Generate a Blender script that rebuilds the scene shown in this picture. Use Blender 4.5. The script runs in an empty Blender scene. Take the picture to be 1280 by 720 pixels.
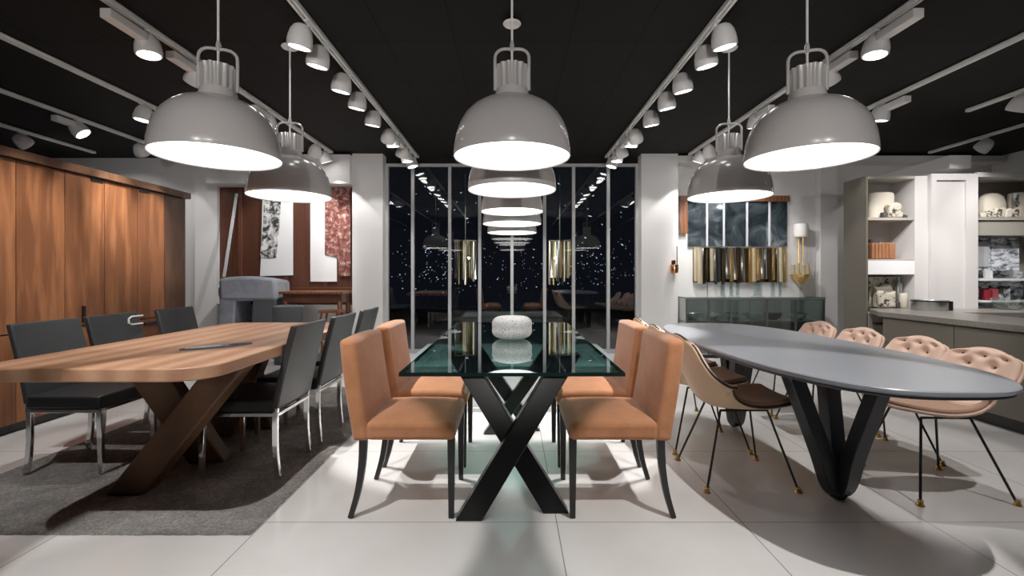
import bpy, bmesh, math, random
from mathutils import Vector, Matrix, Euler
random.seed(7)
PI = math.pi
C = bpy.context.scene.collection
R = math.radians
V = Vector

# ------------------------------------------------------------------ materials
def mat(name, col=(0.8, 0.8, 0.8), rough=0.5, metal=0.0, coat=0.0, spec=0.5, emit=None, estr=0.0, sheen=0.0):
    m = bpy.data.materials.new(name); m.use_nodes = True
    b = m.node_tree.nodes['Principled BSDF']
    b.inputs['Base Color'].default_value = (*col, 1)
    b.inputs['Roughness'].default_value = rough
    b.inputs['Metallic'].default_value = metal
    b.inputs['Coat Weight'].default_value = coat
    b.inputs['Coat Roughness'].default_value = 0.04
    b.inputs['Specular IOR Level'].default_value = spec
    if sheen:
        b.inputs['Sheen Weight'].default_value = sheen
        b.inputs['Sheen Roughness'].default_value = 0.4
    if emit:
        b.inputs['Emission Color'].default_value = (*emit, 1)
        b.inputs['Emission Strength'].default_value = estr
    return m
def nodes(m):
    nt = m.node_tree
    return nt, nt.nodes, nt.links, nt.nodes['Principled BSDF']
def coords(nt, scale=(1, 1, 1), rot=(0, 0, 0), rand=False, world=False):
    N, L = nt.nodes, nt.links
    if world:
        src = N.new('ShaderNodeNewGeometry').outputs['Position']
    else:
        src = N.new('ShaderNodeTexCoord').outputs['Object']
    if rand:
        oi = N.new('ShaderNodeObjectInfo'); mu = N.new('ShaderNodeMath'); mu.operation = 'MULTIPLY'; mu.inputs[1].default_value = 37.0
        L.new(oi.outputs['Random'], mu.inputs[0])
        ad = N.new('ShaderNodeVectorMath'); ad.operation = 'ADD'
        L.new(src, ad.inputs[0]); L.new(mu.outputs[0], ad.inputs[1]); src = ad.outputs[0]
    mp = N.new('ShaderNodeMapping'); mp.inputs['Scale'].default_value = scale; mp.inputs['Rotation'].default_value = rot
    L.new(src, mp.inputs['Vector'])
    return mp.outputs[0]
def noise(nt, vec, scale, detail=4, rough=0.55, dist=0.0):
    n = nt.nodes.new('ShaderNodeTexNoise'); n.inputs['Scale'].default_value = scale
    n.inputs['Detail'].default_value = detail; n.inputs['Roughness'].default_value = rough; n.inputs['Distortion'].default_value = dist
    nt.links.new(vec, n.inputs['Vector']); return n.outputs['Fac']
def ramp(nt, fac, stops):
    r = nt.nodes.new('ShaderNodeValToRGB'); e = r.color_ramp.elements
    while len(e) < len(stops): e.new(0.5)
    for k, (p, c) in enumerate(stops):
        e[k].position = p; e[k].color = (*c, 1)
    nt.links.new(fac, r.inputs[0]); return r.outputs[0]
def bump(nt, fac, strength, dist=0.01):
    b = nt.nodes.new('ShaderNodeBump'); b.inputs['Strength'].default_value = strength; b.inputs['Distance'].default_value = dist
    nt.links.new(fac, b.inputs['Height']); nt.links.new(b.outputs[0], nt.nodes['Principled BSDF'].inputs['Normal'])
def wood(name, dark, mid, light, scale=(1, 1, 1), rough=0.45, rand=True, grain=9.0, dist=1.6):
    m = mat(name, mid, rough); nt, N, L, b = nodes(m)
    v = coords(nt, scale, rand=rand)
    a = noise(nt, v, 1.1, 3, 0.5, 0.6)
    n2 = N.new('ShaderNodeTexWave'); n2.wave_type = 'BANDS'; n2.bands_direction = 'X'
    n2.inputs['Scale'].default_value = grain; n2.inputs['Distortion'].default_value = dist * 4
    n2.inputs['Detail'].default_value = 3; n2.inputs['Detail Scale'].default_value = 0.8
    L.new(v, n2.inputs['Vector'])
    f = noise(nt, v, 40, 3, 0.6)
    mx = N.new('ShaderNodeMath'); mx.operation = 'MULTIPLY_ADD'; mx.inputs[1].default_value = 0.26
    L.new(n2.outputs['Fac'], mx.inputs[0])
    m3 = N.new('ShaderNodeMath'); m3.operation = 'MULTIPLY_ADD'; m3.inputs[1].default_value = 0.45; L.new(a, m3.inputs[0])
    m4 = N.new('ShaderNodeMath'); m4.operation = 'MULTIPLY'; m4.inputs[1].default_value = 0.2; L.new(f, m4.inputs[0])
    L.new(m4.outputs[0], m3.inputs[2]); L.new(m3.outputs[0], mx.inputs[2])
    L.new(ramp(nt, mx.outputs[0], [(0.3, dark), (0.52, mid), (0.75, light)]), b.inputs['Base Color'])
    bump(nt, f, 0.06, 0.004)
    return m
def sheet_glass(name, tint, ior=1.5, rough=0.0, boost=0.0):
    """one sheet of glass: coloured see-through body with a Fresnel reflection"""
    m = bpy.data.materials.new(name); m.use_nodes = True
    nt = m.node_tree; N, L = nt.nodes, nt.links
    N.clear()
    out = N.new('ShaderNodeOutputMaterial'); mix = N.new('ShaderNodeMixShader')
    t = N.new('ShaderNodeBsdfTransparent'); t.inputs[0].default_value = (*tint, 1)
    g = N.new('ShaderNodeBsdfGlossy'); g.inputs['Roughness'].default_value = rough; g.inputs['Color'].default_value = (0.95, 0.98, 0.97, 1)
    fr = N.new('ShaderNodeFresnel'); fr.inputs['IOR'].default_value = ior
    geo = N.new('ShaderNodeNewGeometry')
    ad = N.new('ShaderNodeMath'); ad.operation = 'ADD'; ad.use_clamp = True; ad.inputs[1].default_value = boost
    # use |cos| so both faces act alike
    dot = N.new('ShaderNodeVectorMath'); dot.operation = 'DOT_PRODUCT'
    L.new(geo.outputs['Incoming'], dot.inputs[0]); L.new(geo.outputs['Normal'], dot.inputs[1])
    ab = N.new('ShaderNodeMath'); ab.operation = 'ABSOLUTE'; L.new(dot.outputs['Value'], ab.inputs[0])
    om = N.new('ShaderNodeMath'); om.operation = 'SUBTRACT'; om.inputs[0].default_value = 1.0; L.new(ab.outputs[0], om.inputs[1])
    pw = N.new('ShaderNodeMath'); pw.operation = 'POWER'; pw.inputs[1].default_value = 5.0; L.new(om.outputs[0], pw.inputs[0])
    r0 = 2 * ((ior - 1) / (ior + 1)) ** 2
    ma = N.new('ShaderNodeMath'); ma.operation = 'MULTIPLY_ADD'; ma.inputs[1].default_value = 1 - r0; ma.inputs[2].default_value = r0
    L.new(pw.outputs[0], ma.inputs[0]); L.new(ma.outputs[0], ad.inputs[0])
    N.remove(fr)
    L.new(ad.outputs[0], mix.inputs[0]); L.new(t.outputs[0], mix.inputs[1]); L.new(g.outputs[0], mix.inputs[2])
    L.new(mix.outputs[0], out.inputs['Surface'])
    return m
def pattern(name, stops, scale, rough=0.7, detail=6, vscale=(1, 1, 1), nrough=0.65):
    m = mat(name, (0.5, 0.5, 0.5), rough); nt, N, L, b = nodes(m)
    L.new(ramp(nt, noise(nt, coords(nt, vscale), scale, detail, nrough, 0.5), stops), b.inputs['Base Color'])
    return m

M = {}
M['wall'] = mat('white_wall_paint', (0.66, 0.65, 0.645), 0.75)
nt, N, L, b = nodes(M['wall']); bump(nt, noise(nt, coords(nt, world=True), 180, 3), 0.04, 0.002)
M['dark_wall'] = mat('charcoal_wall_paint', (0.06, 0.06, 0.065), 0.8)
M['enamel'] = mat('grey_enamel', (0.60, 0.57, 0.56), 0.25, coat=0.6)
M['lamp_white'] = mat('lamp_glow', (1, 1, 1), 0.5, emit=(1.0, 0.975, 0.95), estr=4.5)
M['spot_glow'] = mat('spotlight_glow', (1, 1, 1), 0.5, emit=(1.0, 0.97, 0.94), estr=14.0)
M['chrome'] = mat('chrome', (0.82, 0.82, 0.82), 0.08, 1.0)
M['satin'] = mat('satin_nickel', (0.85, 0.82, 0.80), 0.22, 0.5)
M['steel'] = mat('brushed_steel', (0.55, 0.56, 0.57), 0.28, 1.0)
M['brass'] = mat('brass', (0.75, 0.47, 0.17), 0.25, 0.8)
M['pale_brass'] = mat('pale_brass', (0.85, 0.74, 0.52), 0.2, 0.7)
M['gilt'] = mat('polished_gilt', (0.85, 0.58, 0.24), 0.13, 0.92)
M['bronze'] = mat('dark_bronze', (0.16, 0.12, 0.07), 0.2, 1.0)
M['copper'] = mat('copper', (0.8, 0.4, 0.22), 0.2, 1.0)
M['track'] = mat('white_track_metal', (0.85, 0.84, 0.83), 0.4)
M['spot'] = mat('white_spotlight_casing', (0.85, 0.83, 0.82), 0.4)
M['frame'] = mat('grey_window_frame', (0.42, 0.42, 0.43), 0.4)
M['black'] = mat('black_metal', (0.007, 0.007, 0.0075), 0.35)
M['blackwood'] = mat('black_stained_wood', (0.004, 0.004, 0.0045), 0.32)
M['suede'] = mat('orange_suede', (0.40, 0.165, 0.075), 0.85, sheen=0.35, spec=0.2)
nt, N, L, b = nodes(M['suede'])
L.new(ramp(nt, noise(nt, coords(nt), 9, 6, 0.7), [(0.3, (0.36, 0.142, 0.062)), (0.7, (0.47, 0.20, 0.095))]), b.inputs['Base Color'])
bump(nt, noise(nt, coords(nt), 260, 3), 0.12, 0.002)
M['leather'] = mat('dark_grey_leather', (0.030, 0.0315, 0.0335), 0.40)
nt, N, L, b = nodes(M['leather']); bump(nt, noise(nt, coords(nt), 300, 3), 0.08, 0.001)
M['blackseat'] = mat('black_leather', (0.004, 0.004, 0.0045), 0.5)
M['beige'] = mat('beige_leather', (0.68, 0.475, 0.30), 0.5)
M['pink'] = mat('pale_pink_velvet', (0.72, 0.48, 0.37), 0.75, sheen=0.4)
M['seatbrown'] = mat('brown_velvet', (0.33, 0.19, 0.12), 0.75, sheen=0.25)
M['piping'] = mat('dark_piping', (0.03, 0.025, 0.022), 0.6)
M['button'] = mat('dark_button', (0.12, 0.075, 0.06), 0.6)
M['stonegrey'] = mat('grey_satin_lacquer', (0.215, 0.228, 0.255), 0.30, spec=0.5)
M['slate'] = mat('slate_metal', (0.021, 0.025, 0.032), 0.42)
M['edge'] = mat('dark_glass_edge', (0.004, 0.022, 0.020), 0.08)
M['tableglass'] = sheet_glass('green_table_glass', (0.15, 0.31, 0.285), 1.5, boost=0.12)
M['paneglass'] = sheet_glass('window_glass', (0.72, 0.78, 0.82), 1.5, boost=0.0)
M['clear'] = sheet_glass('clear_glass', (0.88, 0.92, 0.92), 1.5, boost=0.03)
M['tealglass'] = sheet_glass('smoked_green_glass', (0.60, 0.635, 0.625), 1.5, boost=0.10)
M['mirror'] = mat('smoked_mirror', (0.16, 0.18, 0.20), 0.05, 0.75)
nt, N, L, b = nodes(M['mirror'])
L.new(ramp(nt, noise(nt, coords(nt), 3.0, 5, 0.6, 1.0), [(0.38, (0.035, 0.05, 0.06)), (0.55, (0.13, 0.17, 0.20)), (0.68, (0.50, 0.55, 0.60))]), b.inputs['Base Color'])  # pale patches are reflections painted into the mirror's base colour
M['oak'] = wood('oiled_oak_table', (0.35, 0.165, 0.09), (0.49, 0.265, 0.155), (0.58, 0.345, 0.215), (1.6, 0.22, 1.6), 0.42, grain=1.4, dist=1.2)
M['oakleg'] = wood('brown_oak', (0.07, 0.032, 0.014), (0.115, 0.055, 0.025), (0.16, 0.08, 0.038), (1, 1, 0.5), 0.5, grain=1.2, dist=1.0)
M['walnut'] = wood('warm_walnut', (0.115, 0.038, 0.013), (0.20, 0.072, 0.026), (0.31, 0.12, 0.045), (1.2, 2.2, 0.24), 0.42, grain=5, dist=2.2)
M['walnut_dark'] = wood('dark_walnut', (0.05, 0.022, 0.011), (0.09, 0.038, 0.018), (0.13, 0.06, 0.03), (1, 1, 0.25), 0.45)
M['redwood'] = wood('reddish_panel_wood', (0.03, 0.009, 0.004), (0.085, 0.026, 0.012), (0.16, 0.052, 0.024), (2.2, 1, 0.3), 0.45)
M['taupe'] = mat('taupe_lacquer', (0.125, 0.112, 0.088), 0.5)
M['greige'] = mat('greige_lacquer', (0.36, 0.335, 0.295), 0.5)
M['offwhite'] = mat('off_white_lacquer', (0.60, 0.575, 0.57), 0.45)
M['bluewhite'] = mat('white_lacquer', (0.78, 0.78, 0.80), 0.4)
M['counter'] = mat('grey_composite_stone', (0.36, 0.34, 0.315), 0.3)
nt, N, L, b = nodes(M['counter']); L.new(ramp(nt, noise(nt, coords(nt), 60, 4), [(0.3, (0.17, 0.155, 0.135)), (0.7, (0.235, 0.215, 0.19))]), b.inputs['Base Color'])
M['cream'] = mat('cream_ceramic', (0.66, 0.60, 0.50), 0.6)
M['creamdark'] = pattern('cream_with_black_marks', [(0.42, (0.03, 0.028, 0.025)), (0.47, (0.55, 0.49, 0.40)), (0.8, (0.70, 0.64, 0.54))], 16)
M['whiteshade'] = mat('white_glass_shade', (0.85, 0.84, 0.82), 0.4)
M['vase'] = mat('white_ceramic', (0.86, 0.86, 0.86), 0.55)
nt, N, L, b = nodes(M['vase'])
vo = N.new('ShaderNodeTexVoronoi'); vo.feature = 'DISTANCE_TO_EDGE'; vo.inputs['Scale'].default_value = 62
L.new(coords(nt), vo.inputs['Vector'])
L.new(ramp(nt, vo.outputs['Distance'], [(0.0, (0.95, 0.95, 0.95)), (0.12, (0.9, 0.9, 0.9)), (0.3, (0.62, 0.62, 0.62))]), b.inputs['Base Color'])
bump(nt, vo.outputs['Distance'], -0.7, 0.006)
M['bw'] = pattern('black_white_print', [(0.44, (0.02, 0.02, 0.02)), (0.50, (0.35, 0.35, 0.35)), (0.58, (0.7, 0.7, 0.7))], 9)
M['photo'] = pattern('grey_relief_print', [(0.36, (0.03,0.035,0.05)), (0.46, (0.30, 0.33, 0.40)), (0.56, (0.85, 0.87, 0.92))], 14, vscale=(0.6, 1, 1.6))
M['redrug'] = pattern('faded_red_weave', [(0.38, (0.085, 0.014, 0.010)), (0.52, (0.20, 0.065, 0.05)), (0.66, (0.48, 0.36, 0.32))], 14, 0.9)
M['greycloth'] = pattern('grey_blue_cloth', [(0.3, (0.17, 0.18, 0.21)), (0.7, (0.34, 0.36, 0.41))], 4, 0.9)
M['darkcloth'] = mat('dark_grey_cloth', (0.07, 0.075, 0.085), 0.9)
M['basket'] = wood('wicker_brown', (0.20, 0.075, 0.03), (0.30, 0.12, 0.05), (0.40, 0.18, 0.08), (6, 6, 6), 0.6)
M['red'] = mat('dark_red_glaze', (0.20, 0.012, 0.02), 0.3)
M['pinkred'] = mat('raspberry_paper', (0.34, 0.06, 0.075), 0.5)
M['darkgrey'] = mat('dark_grey_plastic', (0.05, 0.05, 0.052), 0.5)
M['cabteal'] = mat('grey_green_lacquer', (0.40, 0.43, 0.42), 0.4)
M['teal_top'] = mat('grey_green_stone', (0.30, 0.36, 0.35), 0.2)
M['blueglass'] = mat('blue_grey_glaze', (0.10, 0.15, 0.22), 0.12, coat=0.4)
M['paper'] = mat('pale_print_paper', (0.5, 0.52, 0.55), 0.35)
M['night'] = mat('night_black', (0.004, 0.005, 0.008), 0.9)
M['citylight_streak'] = mat('city_light_and_streak', (1, 1, 1), 0.5, emit=(0.75, 0.85, 1.0), estr=1.6)
M['outsidegrey'] = mat('outdoor_dark_grey', (0.05, 0.052, 0.056), 0.7)
# floor tiles
m = mat('white_porcelain_tiles', (0.7, 0.68, 0.67), 0.16); nt, N, L, b = nodes(m)
geo = N.new('ShaderNodeNewGeometry'); sx = N.new('ShaderNodeSeparateXYZ'); L.new(geo.outputs['Position'], sx.inputs[0])
def mth(op, a, bv=None, c=None):
    n = N.new('ShaderNodeMath'); n.operation = op
    for k, v in enumerate((a, bv, c)):
        if v is None: continue
        if isinstance(v, (int, float)): n.inputs[k].default_value = v
        else: L.new(v, n.inputs[k])
    return n.outputs[0]
def line(v, off, per, w):
    a = mth('ADD', v, off); a = mth('DIVIDE', a, per); a = mth('FRACT', a); a = mth('SUBTRACT', a, 0.5); a = mth('ABSOLUTE', a)
    return mth('GREATER_THAN', a, 0.5 - w / per)
left = mth('LESS_THAN', sx.outputs[0], -0.4)
xl = line(sx.outputs[0], 1.16 + 8.7, 0.87, 0.0022); xr = line(sx.outputs[0], -0.21 + 8.7, 0.87, 0.0022)
xx = mth('ADD', mth('MULTIPLY', xl, left), mth('MULTIPLY', xr, mth('SUBTRACT', 1.0, left)))
yy = line(sx.outputs[1], -2.16 + 8.7, 0.87, 0.0022)
gr = mth('MAXIMUM', xx, yy)
mc = N.new('ShaderNodeMix'); mc.data_type = 'RGBA'
tone = ramp(nt, noise(nt, coords(nt, world=True), 1.6, 3), [(0.3, (0.60, 0.58, 0.57)), (0.7, (0.68, 0.665, 0.655))])
L.new(gr, mc.inputs['Factor']); L.new(tone, mc.inputs['A']); mc.inputs['B'].default_value = (0.2, 0.19, 0.18, 1)
L.new(mc.outputs['Result'], b.inputs['Base Color'])
L.new(mth('ADD', mth('MULTIPLY', noise(nt, coords(nt, world=True), 3, 3), 0.12), 0.12), b.inputs['Roughness'])
M['tiles'] = m
# ceiling tiles
m = mat('black_ceiling_tiles', (0.012, 0.012, 0.012), 0.85, spec=0.2); nt, N, L, b = nodes(m)
geo = N.new('ShaderNodeNewGeometry'); sx = N.new('ShaderNodeSeparateXYZ'); L.new(geo.outputs['Position'], sx.inputs[0])
ax = mth('ABSOLUTE', sx.outputs[0])
gr = mth('MAXIMUM', line(ax, -0.43 + 8.755, 0.515, 0.006), line(sx.outputs[1], -3.44 + 8.64, 0.72, 0.006))
mc = N.new('ShaderNodeMix'); mc.data_type = 'RGBA'
L.new(gr, mc.inputs['Factor']); mc.inputs['A'].default_value = (0.010, 0.0092, 0.0092, 1); mc.inputs['B'].default_value = (0.002, 0.002, 0.002, 1)
L.new(mc.outputs['Result'], b.inputs['Base Color'])
bump(nt, noise(nt, coords(nt, world=True), 90, 3), 0.15, 0.004)
M['ceiling'] = m
# rug
m = mat('grey_brown_pile', (0.14, 0.125, 0.115), 0.95, sheen=0.5, spec=0.1); nt, N, L, b = nodes(m)
v = coords(nt)
f1 = noise(nt, v, 80, 5, 0.85); f2 = noise(nt, v, 7, 5, 0.65, 0.8)
s = mth('ADD', mth('MULTIPLY', f1, 0.75), mth('MULTIPLY', f2, 0.35))
L.new(ramp(nt, s, [(0.45, (0.018, 0.0135, 0.011)), (0.55, (0.105, 0.083, 0.068)), (0.66, (0.36, 0.30, 0.255))]), b.inputs['Base Color'])
bump(nt, f1, 1.0, 0.02)
M['rug'] = m

# ------------------------------------------------------------------ object helpers
def T(o):
    mt = Matrix.Identity(4)
    while o is not None:
        mt = (Matrix.Translation(o.location) @ o.rotation_euler.to_matrix().to_4x4()) @ mt
        o = o.parent
    return mt
def tag(o, label=None, cat=None, group=None, kind=None):
    if label: o['label'] = label
    if cat: o['category'] = cat
    if group: o['group'] = group
    if kind: o['kind'] = kind
    return o
def thing(name, label, cat, loc=(0, 0, 0), rz=0.0, group=None):
    o = bpy.data.objects.new(name, None); C.objects.link(o)
    o.empty_display_size = 0.1
    o.location = loc; o.rotation_euler = (0, 0, rz)
    return tag(o, label, cat, group)
def obj(name, bm, m, parent=None, smooth=True, bev=0.0, sub=0, seg=2, ang=35):
    """bm is in world coordinates when the parent has been placed; it becomes local to the parent"""
    bmesh.ops.recalc_face_normals(bm, faces=bm.faces[:])
    me = bpy.data.meshes.new(name); bm.to_mesh(me); bm.free()
    o = bpy.data.objects.new(name, me); C.objects.link(o)
    if parent is not None:
        me.transform(T(parent).inverted()); o.parent = parent
    else:
        xs = [v.co for v in me.vertices]
        lo = V([min(c[k] for c in xs) for k in range(3)]); hi = V([max(c[k] for c in xs) for k in range(3)])
        p = V(((lo.x + hi.x) / 2, (lo.y + hi.y) / 2, lo.z))
        me.transform(Matrix.Translation(-p)); o.location = p
    me.materials.append(M[m] if isinstance(m, str) else m)
    if smooth:
        for p in me.polygons: p.use_smooth = True
        if not sub: me.set_sharp_from_angle(angle=R(ang))
    if bev:
        md = o.modifiers.new('bevel', 'BEVEL'); md.width = bev; md.segments = seg; md.limit_method = 'ANGLE'; md.angle_limit = R(40)
        md.harden_normals = False
    if sub:
        md = o.modifiers.new('subdivision', 'SUBSURF'); md.levels = sub; md.render_levels = sub
    return o
def one(name, label, cat, bm, m, group=None, **k):
    return tag(obj(name, bm, m, **k), label, cat, group)
def struct(name, bm, m, parent=None, **k):
    o = obj(name, bm, m, parent, **k)
    if parent is None: o['kind'] = 'structure'
    return o
def dup(root, loc, rz=0.0, label=None, group=None):
    r = root.copy(); C.objects.link(r); r.location = loc; r.rotation_euler = (0, 0, rz)
    if label: r['label'] = label
    if group: r['group'] = group
    def rec(src, dst):
        for ch in list(src.children):
            c = ch.copy(); C.objects.link(c); c.parent = dst; rec(ch, c)
    rec(root, r)
    return r
# ------------------------------------------------------------------ shape helpers
def box(bm, x0, x1, y0, y1, z0, z1, mt=None):
    vs = [bm.verts.new((x, y, z)) for z in (z0, z1) for y in (y0, y1) for x in (x0, x1)]
    for f in ((0, 1, 3, 2), (4, 6, 7, 5), (0, 4, 5, 1), (1, 5, 7, 3), (3, 7, 6, 2), (2, 6, 4, 0)):
        bm.faces.new([vs[i] for i in f])
    if mt is not None:
        for v in vs: v.co = mt @ v.co
    return bm
def B(*a, mt=None):
    bm = bmesh.new()
    if isinstance(a[0], (tuple, list)):
        for q in a: box(bm, *q, mt=mt)
    else: box(bm, *a, mt=mt)
    return bm
def frame_of(d):
    d = d.normalized(); up = V((0, 0, 1)) if abs(d.z) < 0.95 else V((0, 1, 0))
    s = d.cross(up).normalized(); return s, s.cross(d).normalized()
def tube(bm, pts, r, n=8, cap=True, closed=False, w=None, h=None, side=None):
    """sweep a circle (radius r, number or list) or a rectangle w x h (numbers or lists) along pts"""
    pts = [V(p) for p in pts]; k = len(pts); rings = []
    s0 = None
    for i, p in enumerate(pts):
        if closed: d = pts[(i + 1) % k] - pts[i - 1]
        else: d = pts[min(i + 1, k - 1)] - pts[max(i - 1, 0)]
        d.normalize()
        if side is not None:
            s = (V(side) - d * V(side).dot(d)).normalized()
        elif s0 is None:
            s, _ = frame_of(d)
        else:
            s = (s0 - d * s0.dot(d)).normalized()
        s0 = s; u = s.cross(d).normalized()
        if w is None:
            rr = r[i] if isinstance(r, (list, tuple)) else r
            ring = [bm.verts.new(p + (s * math.cos(a) + u * math.sin(a)) * rr) for a in (2 * PI * q / n for q in range(n))]
        else:
            ww = (w[i] if isinstance(w, (list, tuple)) else w) / 2; hh = (h[i] if isinstance(h, (list, tuple)) else h) / 2
            ring = [bm.verts.new(p + s * a * ww + u * c * hh) for a, c in ((-1, -1), (1, -1), (1, 1), (-1, 1))]
        rings.append(ring)
    m = len(rings[0])
    for i in range(k if closed else k - 1):
        a, c = rings[i], rings[(i + 1) % k]
        for q in range(m): bm.faces.new((a[q], a[(q + 1) % m], c[(q + 1) % m], c[q]))
    if cap and not closed:
        bm.faces.new(rings[0][::-1]); bm.faces.new(rings[-1])
    return bm
def TB(*a, **k): return tube(bmesh.new(), *a, **k)
def lathe(bm, prof, n=40, c=(0, 0, 0), flute=0.0, nfl=0, cap0=False, cap1=False):
    rings = []
    for r, z in prof:
        ring = []
        for q in range(n):
            a = 2 * PI * q / n
            rr = r * (1 + flute * math.cos(nfl * a)) if nfl else r
            ring.append(bm.verts.new((c[0] + rr * math.cos(a), c[1] + rr * math.sin(a), c[2] + z)))
        rings.append(ring)
    for a, d in zip(rings, rings[1:]):
        for q in range(n): bm.faces.new((a[q], a[(q + 1) % n], d[(q + 1) % n], d[q]))
    if cap0: bm.faces.new(rings[0][::-1])
    if cap1: bm.faces.new(rings[-1])
    return bm
def LA(*a, **k): return lathe(bmesh.new(), *a, **k)
def gridbox(x0, x1, y0, y1, z0, z1, nx, ny, nz, fn=None):
    """box with subdivided faces, each vertex moved by fn(u,v,w,co), u v w in -1..1"""
    bm = bmesh.new(); vd = {}
    def vert(i, j, k):
        if (i, j, k) not in vd:
            u, v, w = 2 * i / nx - 1, 2 * j / ny - 1, 2 * k / nz - 1
            co = V((x0 + (x1 - x0) * (u + 1) / 2, y0 + (y1 - y0) * (v + 1) / 2, z0 + (z1 - z0) * (w + 1) / 2))
            if fn: co = fn(u, v, w, co)
            vd[(i, j, k)] = bm.verts.new(co)
        return vd[(i, j, k)]
    for i in range(nx):
        for j in range(ny):
            for k in (0, nz): bm.faces.new([vert(i, j, k), vert(i + 1, j, k), vert(i + 1, j + 1, k), vert(i, j + 1, k)])
    for i in range(nx):
        for k in range(nz):
            for j in (0, ny): bm.faces.new([vert(i, j, k), vert(i + 1, j, k), vert(i + 1, j, k + 1), vert(i, j, k + 1)])
    for j in range(ny):
        for k in range(nz):
            for i in (0, nx): bm.faces.new([vert(i, j, k), vert(i, j + 1, k), vert(i, j + 1, k + 1), vert(i, j, k + 1)])
    return bm
def prism(poly, z0, z1):
    bm = bmesh.new()
    a = [bm.verts.new((x, y, z0)) for x, y in poly]; c = [bm.verts.new((x, y, z1)) for x, y in poly]
    n = len(poly)
    for i in range(n): bm.faces.new((a[i], a[(i + 1) % n], c[(i + 1) % n], c[i]))
    bm.faces.new(a[::-1]); bm.faces.new(c)
    return bm
def quad(*p):
    bm = bmesh.new(); bm.faces.new([bm.verts.new(q) for q in p]); return bm
def arc(c, r, a0, a1, n):  # points in xy
    return [(c[0] + r * math.cos(R(a0 + (a1 - a0) * k / n)), c[1] + r * math.sin(R(a0 + (a1 - a0) * k / n))) for k in range(n + 1)]
def spline(pts, n=8):
    pts = [V(p) for p in pts]; out = []
    for i in range(len(pts) - 1):
        p0, p1, p2, p3 = pts[max(i - 1, 0)], pts[i], pts[i + 1], pts[min(i + 2, len(pts) - 1)]
        for q in range(n):
            t = q / n
            out.append(0.5 * ((2 * p1) + (p2 - p0) * t + (2 * p0 - 5 * p1 + 4 * p2 - p3) * t * t + (3 * p1 - p0 - 3 * p2 + p3) * t ** 3))
    out.append(pts[-1]); return out

# ------------------------------------------------------------------ camera and render look
H = 1.16; F = 575.0
cam = bpy.data.cameras.new('camera'); co = bpy.data.objects.new('camera', cam); C.objects.link(co)
co.location = (0, 0, H); co.rotation_euler = (PI / 2, 0, 0)
cam.sensor_width = 36; cam.lens = 36 * F / 1280; cam.shift_y = -16 / 1280; cam.clip_start = 0.02
bpy.context.scene.camera = co
sc = bpy.context.scene
sc.view_settings.view_transform = 'Standard'; sc.view_settings.look = 'None'; sc.view_settings.exposure = -0.2; sc.view_settings.gamma = 1.12
w = bpy.data.worlds.new('night'); sc.world = w; w.use_nodes = True
w.node_tree.nodes['Background'].inputs[0].default_value = (0.012, 0.014, 0.02, 1); w.node_tree.nodes['Background'].inputs[1].default_value = 0.3
CZ = 2.917; YB = 6.9; YW = 6.85

# ------------------------------------------------------------------ room shell
XL, XR, YF = -7.2, 7.2, -3.6
struct('floor', B(XL, XR, YF, 7.0, -0.1, 0), 'tiles', smooth=False)
struct('ceiling', B(XL, XR, YF, 7.0, CZ, CZ + 0.1), 'ceiling', smooth=False)
struct('wall_left', B(XL - 0.1, XL, YF, 7.0, 0, CZ), 'wall', smooth=False)
struct('wall_right', B(XR, XR + 0.1, YF, 7.0, 0, CZ), 'wall', smooth=False)
struct('wall_front', B(XL, XR, YF - 0.1, YF, 0, CZ), 'dark_wall', smooth=False)
struct('wall_back_left', B(XL, -2.0, YB, YB + 0.12, 0, CZ), 'wall', smooth=False)
struct('wall_back_right', B(2.0, XR, YB, YB + 0.12, 0, CZ), 'wall', smooth=False)
struct('pillar_left', B(-2.31, -1.87, 6.65, YB, 0, CZ), 'wall', smooth=False)
struct('pillar_right', B(1.87, 2.40, 6.65, YB, 0, CZ), 'wall', smooth=False)
struct('pillar_far_left', B(-4.69, -4.36, 6.80, YB, 0, 2.90), 'wall', smooth=False)
struct('pillar_far_right', B(4.55, 4.80, 6.78, YB, 0, 2.80), 'wall', smooth=False)
struct('soffit_left', B(-4.36, -2.31, 6.55, YB, 2.47, 2.88), 'wall', smooth=False)
struct('soffit_right', B(2.40, 7.1, 6.62, YB, 2.80, 2.88), 'wall', smooth=False)
struct('beam_right', prism([(5.09, 5.1), (4.85, 5.1), (4.95, 6.75), (5.22, 6.75)][::-1], 2.345, 2.49), 'wall', smooth=False)
struct('baseboard_left', B(-4.35, -2.32, 6.83, YB, 0, 0.09), 'offwhite', smooth=False)
# window wall: frame, mullions and panes
wf = bpy.data.objects.new('window_1', None); C.objects.link(wf); wf.location = (0, YW, 0); wf['kind'] = 'structure'
obj('window_frame', B((-1.87, 1.87, YW - 0.03, YW + 0.03, 2.775, 2.815), (-1.87, 1.87, YW - 0.03, YW + 0.03, 0.0, 0.06),
    (-1.87, -1.835, YW - 0.03, YW + 0.03, 0.06, 2.775), (1.835, 1.87, YW - 0.03, YW + 0.03, 0.06, 2.775)), 'frame', wf, smooth=False)
mx = [-1.475, -0.925, -0.48, 0.0, 0.485, 0.915, 1.43]
for x in mx:
    obj('mullion', B(x - 0.022, x + 0.022, YW - 0.03, YW + 0.03, 0.06, 2.775), 'frame', wf, smooth=False)
ed = [-1.835] + mx + [1.835]
for a, c in zip(ed, ed[1:]):
    obj('pane', quad((a + 0.02, YW, 0.06), (c - 0.02, YW, 0.06), (c - 0.02, YW, 2.775), (a + 0.02, YW, 2.775)), 'paneglass', wf, smooth=False)
struct('trim_1', B(-1.87, 1.87, YW - 0.02, YB + 0.1, 2.815, CZ), 'ceiling', smooth=False)

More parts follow.
